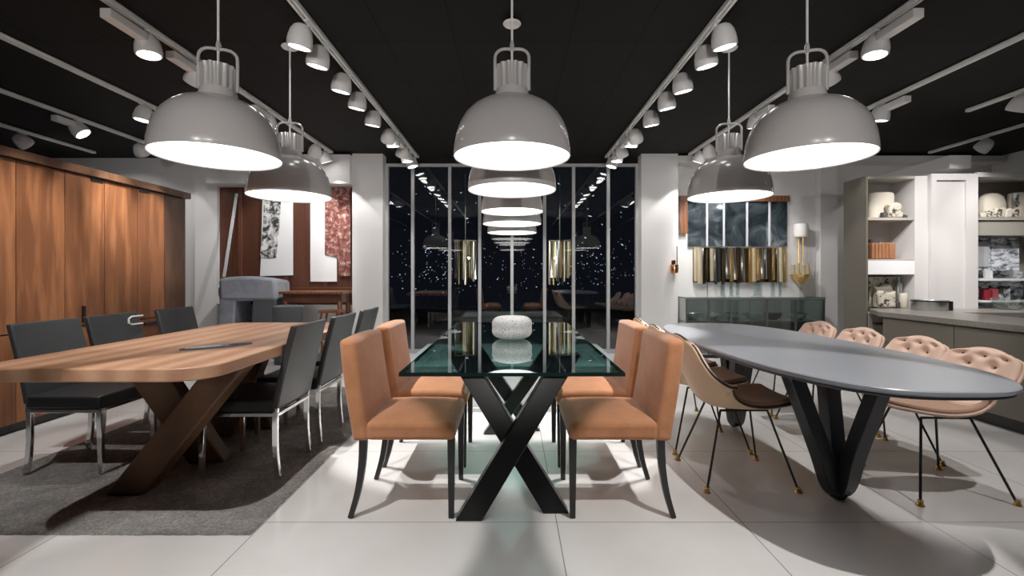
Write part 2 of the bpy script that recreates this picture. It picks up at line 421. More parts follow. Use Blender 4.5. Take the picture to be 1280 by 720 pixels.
# ------------------------------------------------------------------ the night outside
struct('ground_outside', B(-9, 9, 7.02, 16, -0.1, -0.01), 'night', smooth=False)
bm = bmesh.new()
for k in range(420):
    y = random.uniform(10.5, 15.5)
    side = random.choice((-1, 1))
    x = side * max(0.02, min(0.285, random.gauss(0.15, 0.07))) * y if k % 5 else random.uniform(-0.28, 0.28) * y
    streak = k % 9 == 0  # streaks are track lamp reflections built as glowing shapes
    z = 1.16 + y * (random.uniform(0.05, 0.2) if streak else random.gauss(0.015, 0.032))
    if z < 0.7: continue
    r = random.choice((0.004, 0.005, 0.006, 0.009)) * y / 12
    mt = Matrix.Translation((x, y, z)) @ Matrix.Rotation(side * R(random.uniform(10, 35)), 4, 'Y') @ Matrix.Diagonal((random.uniform(3, 7) if streak else random.choice((1, 1, 2)), 1, 1, 1))
    bmesh.ops.create_icosphere(bm, subdivisions=1, radius=r, matrix=mt)
o = obj('city_lights_and_streaks', bm, 'citylight_streak'); tag(o, 'tiny scattered white city lights and glowing streaks of reflected track lamps in the dark window', 'lights', kind='stuff')
# gilt tube clusters that hang beyond the panes
def tube_lamp(cx, y, n, label, seed):
    rnd = random.Random(seed)
    t = thing('tube_chandelier', label, 'chandelier', (cx, y, 1.0))
    obj('ceiling_rod', TB([(cx, y, 1.76), (cx, y, 2.9)], 0.008), 'darkgrey', t)
    obj('top_plate', B(cx - 0.19, cx + 0.19, y - 0.05, y + 0.05, 1.74, 1.76), 'bronze', t)
    for k in range(n):
        x = cx - 0.175 + 0.35 * k / (n - 1)
        rr = rnd.uniform(0.012, 0.022)
        obj('tube', TB([(x, y + rnd.uniform(-0.03, 0.03), 1.05 + rnd.uniform(-0.06, 0.1)), (x, y, 1.745)], rr, 10), rnd.choice(['pale_brass', 'brass', 'chrome', 'bronze', 'pale_brass']), t)
    l = bpy.data.lights.new('tube_fill_spot', 'SPOT'); l.energy = 170; l.spot_size = R(70); l.color = (1, 0.9, 0.75); l.shadow_soft_size = 0.05  # added spot to brighten the tubes, which give no light themselves
    lo = bpy.data.objects.new('tube_fill_spot', l); C.objects.link(lo); lo.location = (cx * 0.9, y - 0.6, 2.7)
    lo.rotation_euler = (V((cx, y, 1.3)) - lo.location).to_track_quat('-Z', 'Y').to_euler()
tube_lamp(-0.80, 7.9, 11, 'cluster of gilt tubes hanging behind the glass, left of centre', 1)
tube_lamp(0.82, 7.9, 12, 'cluster of gilt tubes hanging behind the glass, right of centre', 2)

# ------------------------------------------------------------------ ceiling tracks and spotlights
TZ = CZ - 0.005
tracks = [(-1.385, 'white ceiling track just left of the central pendants', 6.75), (1.385, 'white ceiling track just right of the central pendants', 6.75),
          (-2.55, 'white ceiling track above the wooden table', 6.5), (2.55, 'white ceiling track above the oval grey table', 6.6),
          (-3.70, 'white ceiling track in front of the walnut cupboards', 6.5), (3.70, 'white ceiling track above the kitchen counter', 6.5),
          (-4.80, 'white ceiling track over the top of the walnut cupboards', 6.5), (4.80, 'white ceiling track above the tall kitchen cabinet', 4.85),
          (-5.90, 'white ceiling track farthest left, behind the walnut cupboards', 6.5), (5.90, 'white ceiling track farthest right, over the display shelves', 6.5)]
for x, lab, y1 in tracks:
    t = thing('ceiling_track', lab, 'track', (x, 3, TZ - 0.035), group='ceiling light tracks')
    obj('rail', B((x - 0.023, x - 0.006, -2.5, y1, TZ - 0.034, TZ), (x + 0.006, x + 0.023, -2.5, y1, TZ - 0.034, TZ), (x - 0.023, x + 0.023, -2.5, y1, TZ - 0.006, TZ)), 'track', t, smooth=False)
    obj('conductor', B(x - 0.0055, x + 0.0055, -2.5, y1, TZ - 0.02, TZ - 0.006), 'black', t, smooth=False)

def raw(name, bm, m, parent, loc=(0, 0, 0), rot=None, **k):
    """part authored in its own local frame"""
    o = obj(name, bm, m, None, **k); me = o.data
    me.transform(Matrix.Translation(o.location)); o.location = loc; o.parent = parent
    if rot is not None: o.rotation_euler = rot
    return o
def make_spot():
    t = thing('track_spotlight', 'x', 'spotlight')
    raw('track_adapter', B(-0.016, 0.016, -0.05, 0.05, -0.012, 0.0), 'spot', t, bev=0.004)
    raw('stem', TB([(0, 0, -0.01), (0, 0, -0.06)], 0.009, 10), 'spot', t)
    bd = raw('lamp_head', LA([(0.0, 0.095), (0.03, 0.091), (0.052, 0.077), (0.069, 0.048), (0.079, 0.01), (0.083, -0.03), (0.080, -0.058), (0.070, -0.062), (0.066, -0.048)], 28), 'spot', t, (0, 0, -0.105))
    raw('lens', LA([(0.068, -0.054), (0.03, -0.054), (0.0, -0.0541)], 28), 'spot_glow', bd)
    return t
SPOTROOT = make_spot()
SP_USED = [False]
def aim_light(head, tgt, e, ang, blend=0.35, rad=0.015):
    l = bpy.data.lights.new('spot_beam', 'SPOT'); l.energy = e; l.spot_size = R(ang); l.spot_blend = blend; l.shadow_soft_size = rad
    l.color = (1, 0.965, 0.93)
    lo = bpy.data.objects.new('spot_beam', l); C.objects.link(lo)
    d = (V(tgt) - V(head)).normalized()
    lo.location = V(head) + d * 0.08
    lo.rotation_euler = d.to_track_quat('-Z', 'Y').to_euler()
GLOWOFF = mat('unlit_lens', (0.6, 0.6, 0.6), 0.2)
def spot(x, y, tgt, label, e=90, ang=60, driver=False, side=0.0, box_y=0.28, beam=None):
    s = SPOTROOT
    if SP_USED[0]: s = dup(SPOTROOT_SRC[0], (x, y, TZ - 0.035))
    else:
        SP_USED[0] = True
        for ch in s.children: pass
        s.location = (x, y, TZ - 0.035)
    tag(s, label, 'spotlight', 'white track spotlights')
    hd = [c for c in s.children if c.name.startswith('lamp_head')][0]
    hd.location = (side, 0, -0.105)
    p = V((x + side, y, TZ - 0.14))
    d = (V(tgt) - p).normalized()
    hd.rotation_euler = d.to_track_quat('-Z', 'Y').to_euler()
    if driver:
        bx = bmesh.new(); box(bx, -0.035, 0.035, 0.0, box_y, -0.03, 0.03, Matrix.Translation((side * 0.4, 0.06 if box_y > 0 else -0.06, -0.065)))
        raw('driver_box', bx, 'spot', s, bev=0.006)
    if e: aim_light(p, beam or tgt, e, ang)
    return s
SPOTROOT_SRC = [dup(SPOTROOT, (0, 0, 0))]
# (y, target, energy)
ordn = ['first', 'second', 'third', 'fourth', 'fifth', 'sixth', 'seventh', 'eighth', 'ninth', 'tenth']
inner = [(3.13, (-2.0, 3.5, 0), 290, 40), (3.42, (-2.0, 3.8, 0), 165, 38), (3.89, (-2.0, 4.3, 0), 120, 44), (4.29, (-2.0, 4.7, 0), 80, 62), (4.77, (-1.9, 5.2, 0), 80, 66),
         (5.36, (-2.1, 6.6, 1.5), 40, 50), (5.55, (-1.2, 5.9, 0), 40, 60), (6.05, (-2.05, 6.64, 1.45), 15, 60), (6.3, (-1.1, 6.5, 0), 25, 60), (6.6, (-0.6, 6.6, 0), 20, 60)]
for sgn, word in ((-1, 'left'), (1, 'right')):
    for k, (y, tg, e, ang) in enumerate(inner):
        spot(sgn * 1.385, y, (-sgn * tg[0], tg[1], tg[2]) if sgn < 0 and False else ((tg[0] if sgn < 0 else -tg[0]), tg[1], tg[2]),
             'white bullet spotlight, %s from the front on the track %s of the central pendants' % (ordn[k], word), e, ang, driver=(k == 6), side=sgn * 0.055, beam=(sgn * (0.42 if k < 3 else 0.8), y + (0.25 if k != 1 else -0.1), 0) if k < 5 else None)
# spotlight heads on the second pair of tracks
second = [(3.25, (-2.35, 3.2, 0.7), 90, 50, True, -0.3), (3.75, (-3.64, 4.3, 1.3), 90, 60, True, -0.25), (4.85, (-2.6, 5.4, 0.4), 60, 60, True, -0.26), (6.0, (-3.3, 6.85, 1.3), 90, 80, False, 0), (6.32, (-2.27, 6.65, 1.75), 45, 56, False, 0)]
for sgn, word in ((-1, 'wooden table'), (1, 'oval grey table')):
    for k, (y, tg, e, ang, drv, by) in enumerate(second):
        spot(sgn * 2.55, y, (tg[0] * (1 if sgn < 0 else -1), tg[1], tg[2]), 'white %sspotlight, %s from the front on the track over the %s' % ('box ' if drv else '', ordn[k], word), e, ang, drv, sgn * 0.02, by)
spot(-3.70, 4.62, (-3.95, 4.5, 0.9), 'single lit spotlight on the track in front of the walnut cupboards', 60, 55)
spot(3.70, 4.62, (3.6, 5.0, 0.9), 'white spotlight with box driver on the track over the kitchen counter', 40, 70, True, 0.0, -0.26)
spot(-4.80, 5.1, (-3.8, 5.4, 1.6), 'spotlight with box driver on the track above the walnut cupboards', 0, 60, True, 0.0, -0.22)
spot(-4.80, 5.95, (-5.0, 6.9, 1.6), 'farther spotlight on the track above the walnut cupboards', 15, 70)
spot(4.80, 4.35, (4.7, 5.0, 1.6), 'bright spotlight in front of the tall kitchen cabinet', 30, 80)
spot(4.80, 3.15, (4.2, 4.2, 0.8), 'spotlight at the upper right edge, over the kitchen counter', 50, 70)
spot(3.70, 5.95, (3.4, 6.85, 1.4), 'farther spotlight over the kitchen counter near the rear wall', 30, 70)
spot(-5.90, 5.55, (-5.6, 6.9, 1.8), 'dim spotlight at far left, behind the walnut cupboards', 15, 70)
spot(5.90, 5.75, (5.6, 6.9, 1.8), 'dim spotlight at far right, behind the display shelves', 15, 70)
# the spare prototype is removed
def kill(o):
    for ch in list(o.children): kill(ch)
    bpy.data.objects.remove(o)
kill(SPOTROOT_SRC[0])
# added beams without lamp heads, to brighten cupboards, alcove, rear wall and kitchen
for p, tg, e, a in (((-2.9, 3.95, 2.80), (-3.64, 4.22, 1.70), 330, 31), ((-2.9, 4.55, 2.80), (-3.64, 4.66, 1.60), 250, 30), ((-2.75, 3.1, 2.80), (-3.64, 3.50, 1.45), 260, 36), ((-2.75, 2.4, 2.80), (-3.64, 2.9, 1.2), 160, 42),
                    ((-3.7, 5.5, 2.78), (-4.8, 6.85, 1.5), 40, 60),
                    ((3.7, 4.0, 2.78), (4.8, 5.0, 1.3), 110, 60), ((3.7, 3.6, 2.78), (4.1, 5.0, 1.2), 90, 60), ((2.6, 5.3, 2.78), (3.4, 6.9, 1.3), 100, 80), ((-2.6, 5.2, 2.78), (-3.3, 6.9, 1.4), 60, 80), ((4.8, 3.9, 2.78), (5.3, 5.0, 1.3), 80, 60)):
    aim_light(p, tg, e, a, 1.0 if -3.0 < p[0] < -2.65 else 0.8)
for sgn in (-1, 1):  # added spots over the front floor and tables, no heads modelled
    aim_light((sgn * 1.385, 0.95, 2.80), (sgn * 1.12, 2.0, 0.0), 250, 38, 0.2, 0.015)
    aim_light((sgn * 2.55, 1.5, 2.78), (sgn * 2.9, 2.9, 0.0), 110, 56, 0.3)
    aim_light((sgn * 1.385, -0.2, 2.78), (sgn * 0.2, 2.0, 0.1), 45, 44, 0.5, 0.015)
    aim_light((sgn * 1.385, -0.8, 2.78), (sgn * 1.0, -0.2, 0.0), 90, 80, 0.6)
aim_light((0.75, 1.0, 2.80), (1.15, 3.0, 0.5), 90, 30, 0.8)  # added beam to brighten the beige shell chairs
for x in (-1.5, 0.0, 1.5):  # added fill lamps behind the camera, lifting the pendant fronts
    aim_light((x, -2.4, 1.75), (x * 1.25, 2.6, 2.45), 220, 52, 0.7, 0.03)

# ------------------------------------------------------------------ pendants
def make_pendant():
    t = thing('pendant_lamp', 'x', 'pendant lamp')
    t.location = (0, 0, 0)
    dome = [(0.0, 0.300), (0.085, 0.298), (0.13, 0.288), (0.175, 0.268), (0.215, 0.239), (0.249, 0.200), (0.274, 0.153), (0.290, 0.100), (0.298, 0.046), (0.300, 0.0), (0.298, -0.004), (0.294, 0.0)]
    raw('shade', LA(dome, 64), 'enamel', t)
    raw('inner_reflector', LA([(0.294, 0.0), (0.291, 0.044), (0.282, 0.098), (0.24, 0.19), (0.15, 0.262), (0.0, 0.28)], 48), 'whiteshade', t)
    raw('light_diffuser', LA([(0.292, 0.008), (0.15, 0.0081), (0.0, 0.0082)], 48), 'lamp_white', t)
    raw('collar', LA([(0.096, 0.285), (0.090, 0.315), (0.083, 0.345), (0.0, 0.347)], 40), 'enamel', t)
    raw('fluted_sleeve', LA([(0.077, 0.345), (0.077, 0.43), (0.083, 0.465), (0.077, 0.465), (0.07, 0.43)], 112, flute=0.05, nfl=14), 'satin', t)
    raw('lamp_socket', LA([(0.022, 0.345), (0.022, 0.44), (0.0, 0.445)], 20), 'steel', t)
    hw = 0.088
    hp = [(-hw, 0, 0.345), (-hw, 0, 0.45)] + [(-hw + 0.05 - 0.05 * math.cos(a), 0, 0.515 + 0.045 * math.sin(a)) for a in (0.0, 0.4, 0.8, 1.2, PI / 2)] + \
         [(hw - 0.05 + 0.05 * math.sin(a), 0, 0.515 + 0.045 * math.cos(a)) for a in (0.0, 0.4, 0.8, 1.2, PI / 2)] + [(hw, 0, 0.45), (hw, 0, 0.345)]
    raw('handle_loop', TB(hp, 0.008, 10), 'satin', t)
    raw('ferrule', LA([(0.0, 0.605), (0.008, 0.60), (0.012, 0.58), (0.012, 0.55), (0.0, 0.545)], 16), 'satin', t)
    top = CZ - 1.77
    raw('rod', TB([(0, 0, 0.445), (0, 0, top)], 0.006, 8), 'track', t)
    raw('ceiling_canopy', LA([(0.03, top - 0.004), (0.058, top - 0.006), (0.062, top - 0.012), (0.055, top - 0.02), (0.02, top - 0.018), (0.0, top - 0.018)], 32), 'track', t)
    return t
PEN = make_pendant()
pens = [(0, 2.38, 0, 'large grey dome pendant hanging nearest over the glass table'),
        (-1.52, 2.38, 0, 'large grey dome pendant hanging in front on the left, near the walnut cupboards'),
        (-1.69, 3.50, -0.01, 'smaller looking grey dome pendant over the far end of the wooden table'),
        (1.54, 2.40, 0, 'large grey dome pendant hanging in front on the right, over the oval table'),
        (1.66, 3.52, -0.01, 'smaller looking grey dome pendant over the far end of the oval table'),
        (0, 3.14, -0.03, 'grey dome pendant second in the central row, partly hidden by the nearest one'),
        (0, 4.42, 0, 'grey dome pendant third in the central row over the glass table'),
        (0, 5.30, -0.02, 'grey dome pendant fourth in the central row towards the window'),
        (0, 6.30, -0.03, 'grey dome pendant last in the central row, nearest the dark window')]
for k, (x, y, dz, lab) in enumerate(pens):
    p = PEN if k == 0 else dup(PEN, (0, 0, 0))
    p.location = (x, y, 1.77 + dz); p.rotation_euler.z = math.atan2(-x, y) * 0.6
    if k >= 7: p.scale = (1.13, 1.13, 1.0)
    tag(p, lab, 'pendant lamp', 'grey dome pendants')

# ------------------------------------------------------------------ glass table
t = thing('glass_dining_table', 'green glass dining table on black crossed legs, in the middle of the room', 'table', (0, 2.8, 0))
gx, g0, g1, gz = 0.446, 1.84, 3.80, 0.77
obj('glass_top', quad((-gx, g0, gz), (gx, g0, gz), (gx, g1, gz), (-gx, g1, gz)), 'tableglass', t, smooth=False)
e = 0.006
obj('glass_edge', B((-gx - e, gx + e, g0 - e, g0, gz - 0.014, gz + 0.001), (-gx - e, gx + e, g1, g1 + e, gz - 0.014, gz + 0.001), (-gx - e, -gx, g0, g1, gz - 0.014, gz + 0.001), (gx, gx + e, g0, g1, gz - 0.014, gz + 0.001)), 'edge', t, smooth=False)
def xbar(p, q, w, h):
    return TB([p, q], 0, w=w, h=h, side=(1, 0, 0))
zt = gz - 0.016
def slab_leg(x0, y0, x1, y1, wx, dy, ztop):
    """leaning bar with horizontal cut ends"""
    bm = bmesh.new(); vs = []
    for (x, y, z) in ((x0, y0, 0.0), (x1, y1, ztop)):
        vs.append([bm.verts.new((x + a * wx / 2, y + c * dy / 2, z)) for a, c in ((-1, -1), (1, -1), (1, 1), (-1, 1))])
    a, c = vs
    for q in range(4): bm.faces.new((a[q], a[(q + 1) % 4], c[(q + 1) % 4], c[q]))
    bm.faces.new(a[::-1]); bm.faces.new(c)
    return bm
obj('leg', slab_leg(-0.205, 2.20, 0.285, 2.36, 0.125, 0.07, zt), 'blackwood', t, smooth=False, bev=0.004)
obj('leg', slab_leg(0.215, 2.27, -0.285, 2.45, 0.125, 0.07, zt), 'blackwood', t, smooth=False, bev=0.004)
obj('leg', slab_leg(-0.155, 3.38, 0.37, 3.34, 0.11, 0.07, zt), 'blackwood', t, smooth=False, bev=0.004)
obj('leg', slab_leg(0.155, 3.45, -0.37, 3.42, 0.11, 0.07, zt), 'blackwood', t, smooth=False, bev=0.004)
# vase
prof = []
for k in range(41):
    a = PI * k / 40
    r = 0.125 * (abs(math.sin(a)) ** 0.55); z = 0.071 - 0.071 * math.copysign(abs(math.cos(a)) ** 0.7, math.cos(a))
    if a > PI * 0.62: z -= 0.016 * math.exp(-(r / 0.05) ** 2)
    if k in (0, 40): r = 0
    prof.append((r * (1 - 0.035 * math.exp(-((z - 0.07) / 0.02) ** 2)), z))
one('ceramic_vase', 'round white textured ceramic ornament standing on the glass table', 'vase', LA(prof[1:-1], 64, (0, 2.82, gz + 0.002), cap0=True, cap1=True), 'vase')
# podium behind the table
t = thing('display_podium', 'low white podium with stone top behind the glass table', 'podium', (0, 4.5, 0))
obj('podium_base', B(-0.95, 0.95, 3.92, 5.2, 0.0, 0.36), 'wall', t, smooth=False)
obj('podium_top', B(-0.95, 0.95, 3.91, 5.2, 0.36, 0.385), 'teal_top', t, smooth=False)
obj('kick_strip', B(-0.95, 0.95, 3.89, 3.92, 0.0, 0.035), 'offwhite', t, smooth=False)

# ------------------------------------------------------------------ orange chairs (local: faces +x)
def make_orange():
    t = thing('dining_chair', 'x', 'chair')
    def seatfn(u, v, w, c):
        if w > 0: c.z += 0.028 * (1 - u * u) * (1 - v * v) - 0.006 * max(0, u) ** 4
        c.z -= 0.0
        return c
    raw('seat', gridbox(-0.20, 0.225, -0.235, 0.235, 0.375, 0.462, 10, 10, 2, seatfn), 'suede', t, bev=0.022, seg=3)
    def backfn(u, v, w, c):
        s = (w + 1) / 2
        c.x += -0.068 * s ** 1.35 - 0.012 * math.sin(s * PI)
        c.x += (0.012 * (1 - v * v) if u > 0 else 0) * math.sin(s * PI)
        c.y *= 1 - 0.03 * s
        if w > 0: c.z += 0.008 * (1 - v * v)
        return c
    raw('backrest', gridbox(-0.262, -0.182, -0.235, 0.235, 0.372, 0.85, 3, 8, 14, backfn), 'suede', t, bev=0.02, seg=3)
    for sy in (-1, 1):
        y = sy * 0.208
        raw('leg', TB([(0.205, y, 0.38), (0.205, y, 0.0)], 0, w=[0.036, 0.026], h=[0.036, 0.026], side=(1, 0, 0)), 'blackwood', t, bev=0.003)
        pts = spline([(-0.215, y, 0.38), (-0.222, y, 0.25), (-0.243, y, 0.12), (-0.278, y, 0.0)], 5)
        raw('leg', TB(pts, 0, w=[0.036 - 0.012 * i / 15 for i in range(16)], h=[0.036 - 0.012 * i / 15 for i in range(16)], side=(1, 0, 0)), 'blackwood', t, bev=0.003)
    return t
OC = make_orange()
for k, (x, y, rz, lab) in enumerate([(-0.495, 2.41, 0, 'orange suede dining chair nearest on the left side of the glass table'),
                                     (-0.495, 2.99, 0, 'orange suede dining chair farther back on the left side of the glass table'),
                                     (0.495, 2.41, PI, 'orange suede dining chair nearest on the right side of the glass table'),
                                     (0.495, 2.99, PI, 'orange suede dining chair farther back on the right side of the glass table')]):
    c = OC if k == 0 else dup(OC, (0, 0, 0))
    c.location = (x, y, 0); c.rotation_euler.z = rz; tag(c, lab, 'chair', 'orange dining chairs')

# ------------------------------------------------------------------ wooden table and rug
def rounded(x0, x1, y0, y1, r, n=10):
    return arc((x1 - r, y1 - r), r, 0, 90, n) + arc((x0 + r, y1 - r), r, 90, 180, n) + arc((x0 + r, y0 + r), r, 180, 270, n) + arc((x1 - r, y0 + r), r, 270, 360, n)
bm = bmesh.new()
def rugz(x, y): return 0.007 + 0.002 * math.sin(7 * x + 3 * y) * math.sin(5 * y - 2 * x) + random.uniform(-0.0028, 0.0028)
rx0, rx1, ry0, ry1 = -2.98, -1.165, 2.05, 4.75
nx, ny = 120, 170
vs = [[bm.verts.new((rx0 + (rx1 - rx0) * i / nx + (random.uniform(-0.003, 0.003) if i in (0, nx) else 0), ry0 + (ry1 - ry0) * j / ny + (random.uniform(-0.003, 0.003) if j in (0, ny) else 0),
       0.001 if i in (0, nx) or j in (0, ny) else rugz(rx0 + (rx1 - rx0) * i / nx, ry0 + (ry1 - ry0) * j / ny))) for j in range(ny + 1)] for i in range(nx + 1)]
for i in range(nx):
    for j in range(ny): bm.faces.new((vs[i][j], vs[i + 1][j], vs[i + 1][j + 1], vs[i][j + 1]))
one('rug', 'grey brown pile rug lying under the wooden table', 'rug', bm, 'rug', ang=180)

t = thing('wooden_dining_table', 'solid oak dining table with rounded corners and crossed legs, standing on the rug', 'table', (-1.79, 2.85, 0))
obj('tabletop', prism(rounded(-2.31, -1.287, 1.917, 3.80, 0.17), 0.712, 0.77), 'oak', t, bev=0.006)
zt = 0.712
def plank_leg(p0, p1, w, d, dirn):
    bm = bmesh.new(); dn = V(dirn).normalized(); sd = V((-dn.y, dn.x, 0)); vs = []
    for (x, y, z) in (p0, p1):
        c = V((x, y, z)); vs.append([bm.verts.new(c + dn * a * w / 2 + sd * b_ * d / 2) for a, b_ in ((-1, -1), (1, -1), (1, 1), (-1, 1))])
    a, c = vs
    for q in range(4): bm.faces.new((a[q], a[(q + 1) % 4], c[(q + 1) % 4], c[q]))
    bm.faces.new(a[::-1]); bm.faces.new(c); return bm
obj('leg', plank_leg((-2.03, 2.46, 0.012), (-1.47, 2.46, zt), 0.20, 0.12, (1, 0, 0)), 'oakleg', t, bev=0.012, smooth=False)
obj('leg', plank_leg((-1.87, 2.86, 0.012), (-2.12, 2.62, zt), 0.20, 0.12, (1, 0.2, 0)), 'oakleg', t, bev=0.012, smooth=False)
obj('leg', plank_leg((-2.08, 3.30, 0.012), (-1.80, 3.30, zt), 0.20, 0.12, (1, 0, 0)), 'oakleg', t, bev=0.012, smooth=False)
obj('leg', plank_leg((-1.90, 3.50, 0.012), (-2.10, 3.50, zt), 0.20, 0.12, (1, 0, 0)), 'oakleg', t, bev=0.012, smooth=False)
t = thing('serving_tray', 'slim blue grey tray lying on the wooden table', 'tray', (-1.60, 2.50, 0.771))
a = 0.75
def trp(l, w, cx, cy, n=28):
    return [(cx + l * math.cos(q) * math.cos(a) - w * math.sin(q) * math.sin(a), cy + l * math.cos(q) * math.sin(a) + w * math.sin(q) * math.cos(a)) for q in (2 * PI * i / n for i in range(n))]
obj('tray_plate', prism(trp(0.17, 0.045, -1.60, 2.50), 0.771, 0.777), 'blueglass', t)
obj('tray_inlay', prism(trp(0.09, 0.03, -1.64, 2.46), 0.777, 0.779), 'paper', t)

# ------------------------------------------------------------------ black chairs (local: faces +x)
def make_black(handle=False):
    t = thing('dining_chair', 'x', 'chair')
    def seatfn(u, v, w, c):
        if w > 0: c.z += 0.014 * (1 - u * u) * (1 - v * v)
        return c
    raw('seat', gridbox(-0.20, 0.225, -0.212, 0.212, 0.372, 0.448, 8, 8, 2, seatfn), 'blackseat', t, bev=0.014, seg=3)
    def backfn(u, v, w, c):
        s = (w + 1) / 2
        c.x += -0.105 * s ** 1.15
        c.x -= 0.018 * (1 - v * v)
        return c
    raw('backrest', gridbox(-0.215, -0.178, -0.212, 0.212, 0.40, 0.862, 2, 8, 10, backfn), 'leather', t, bev=0.008, seg=2)
    raw('seat_frame', B((-0.21, 0.215, -0.208, -0.196, 0.352, 0.372), (-0.21, 0.215, 0.196, 0.208, 0.352, 0.372), (0.205, 0.217, -0.2, 0.2, 0.352, 0.372), (-0.212, -0.2, -0.2, 0.2, 0.352, 0.372)), 'chrome', t, smooth=False, bev=0.002)
    for sy in (-1, 1):
        y = sy * 0.195
        raw('leg', TB([(0.215, y, 0.365), (0.222, y, 0.0)], 0, w=[0.032, 0.026], h=[0.026, 0.022], side=(1, 0, 0)), 'chrome', t, bev=0.003)
        pts = spline([(-0.195, y, 0.40), (-0.192, y, 0.28), (-0.195, y, 0.14), (-0.212, y, 0.0)], 5)
        raw('leg', TB(pts, 0, w=0.03, h=0.022, side=(1, 0, 0)), 'chrome', t, bev=0.003)
    return t
BC = make_black()
blk = [(-2.60, 2.86, 0, 'black leather chair with chrome legs, nearest on the cupboard side of the wooden table'),
       (-2.62, 3.36, 0, 'black leather chair with a white ring on its back, by the walnut cupboards'),
       (-2.62, 3.98, 0, 'black leather chair farthest back on the cupboard side of the wooden table'),
       (-1.525, 2.785, PI, 'black leather chair with chrome legs, nearest on the glass table side of the wooden table'),
       (-1.515, 3.33, PI, 'black leather chair in the middle of the glass table side of the wooden table'),
       (-1.515, 3.93, PI, 'black leather chair farthest back on the glass table side of the wooden table')]
for k, (x, y, rz, lab) in enumerate(blk):
    c = BC if k == 0 else dup(BC, (0, 0, 0))
    c.location = (x, y, 0.0135); c.rotation_euler.z = rz; tag(c, lab, 'chair', 'black leather dining chairs')
    if k == 1:
        pts = [(-0.262 + 0.0, -0.02 * 0 + yy, zz) for yy, zz in ((0.205, 0.835), (0.10, 0.835), (0.075, 0.82), (0.075, 0.79), (0.10, 0.775), (0.205, 0.775))]
        o = raw('handle_ring', TB([(p[0] + 0.105 * 0 + 0.02, p[1], p[2]) for p in pts], 0.006, 8), 'track', c); o['label'] = 'white handle ring'

# ------------------------------------------------------------------ oval table
def superell(cx, cy, a, b_, n=2.9, k=120):
    out = []
    for i in range(k):
        q = 2 * PI * i / k; c, s = math.cos(q), math.sin(q)
        out.append((cx + a * math.copysign(abs(c) ** (2 / n), c), cy + b_ * math.copysign(abs(s) ** (2 / n), s)))
    return out
t = thing('oval_dining_table', 'long oval dining table with grey satin top on a slate trident leg', 'table', (1.53, 2.67, 0))
bm = bmesh.new(); rings = []
for (sc_, z) in ((0.99, 0.748), (1.0, 0.756), (1.0, 0.766), (0.996, 0.77)):
    rings.append([bm.verts.new((x, y, z)) for x, y in superell(1.53, 2.65, 0.465 * (1 - (1 - sc_) * 1.6), 1.115 * sc_)])
for a, c in zip(rings, rings[1:]):
    for q in range(120): bm.faces.new((a[q], a[(q + 1) % 120], c[(q + 1) % 120], c[q]))
bm.faces.new(rings[-1])
obj('tabletop', bm, 'stonegrey', t)
obj('table_underside', prism(superell(1.53, 2.65, 0.465 * 0.99, 1.115 * 0.985), 0.736, 0.7475), 'slate', t, bev=0.003)
def trident(bx, by, tops, nm='leg'):
    for k, (tx, ty) in enumerate(tops):
        d = V((tx - bx, ty - by, 0)); 
        p0 = V((bx, by, 0.036)) - d * 0.14; p0.z = 0.04
        pts = spline([p0, V((bx, by, 0.0)) + d * 0.13 + V((0, 0, 0.075)), V((bx, by, 0)) + d * 0.36 + V((0, 0, 0.27)), V((tx, ty, 0.742))], 6)
        n = len(pts)
        obj(nm, TB(pts, 0, w=[0.062 + 0.028 * min(1, i / n * 1.6) for i in range(n)], h=[0.075 - 0.015 * i / n for i in range(n)], side=V((-d.y, d.x, 0)).normalized() if False else (1, 0.25, 0)), 'slate', t, bev=0.012, seg=3)
trident(1.69, 2.385, [(1.42, 2.395), (1.73, 2.54), (1.86, 2.26)])
trident(1.70, 3.50, [(1.76, 3.40), (1.66, 3.38), (1.62, 3.5)])

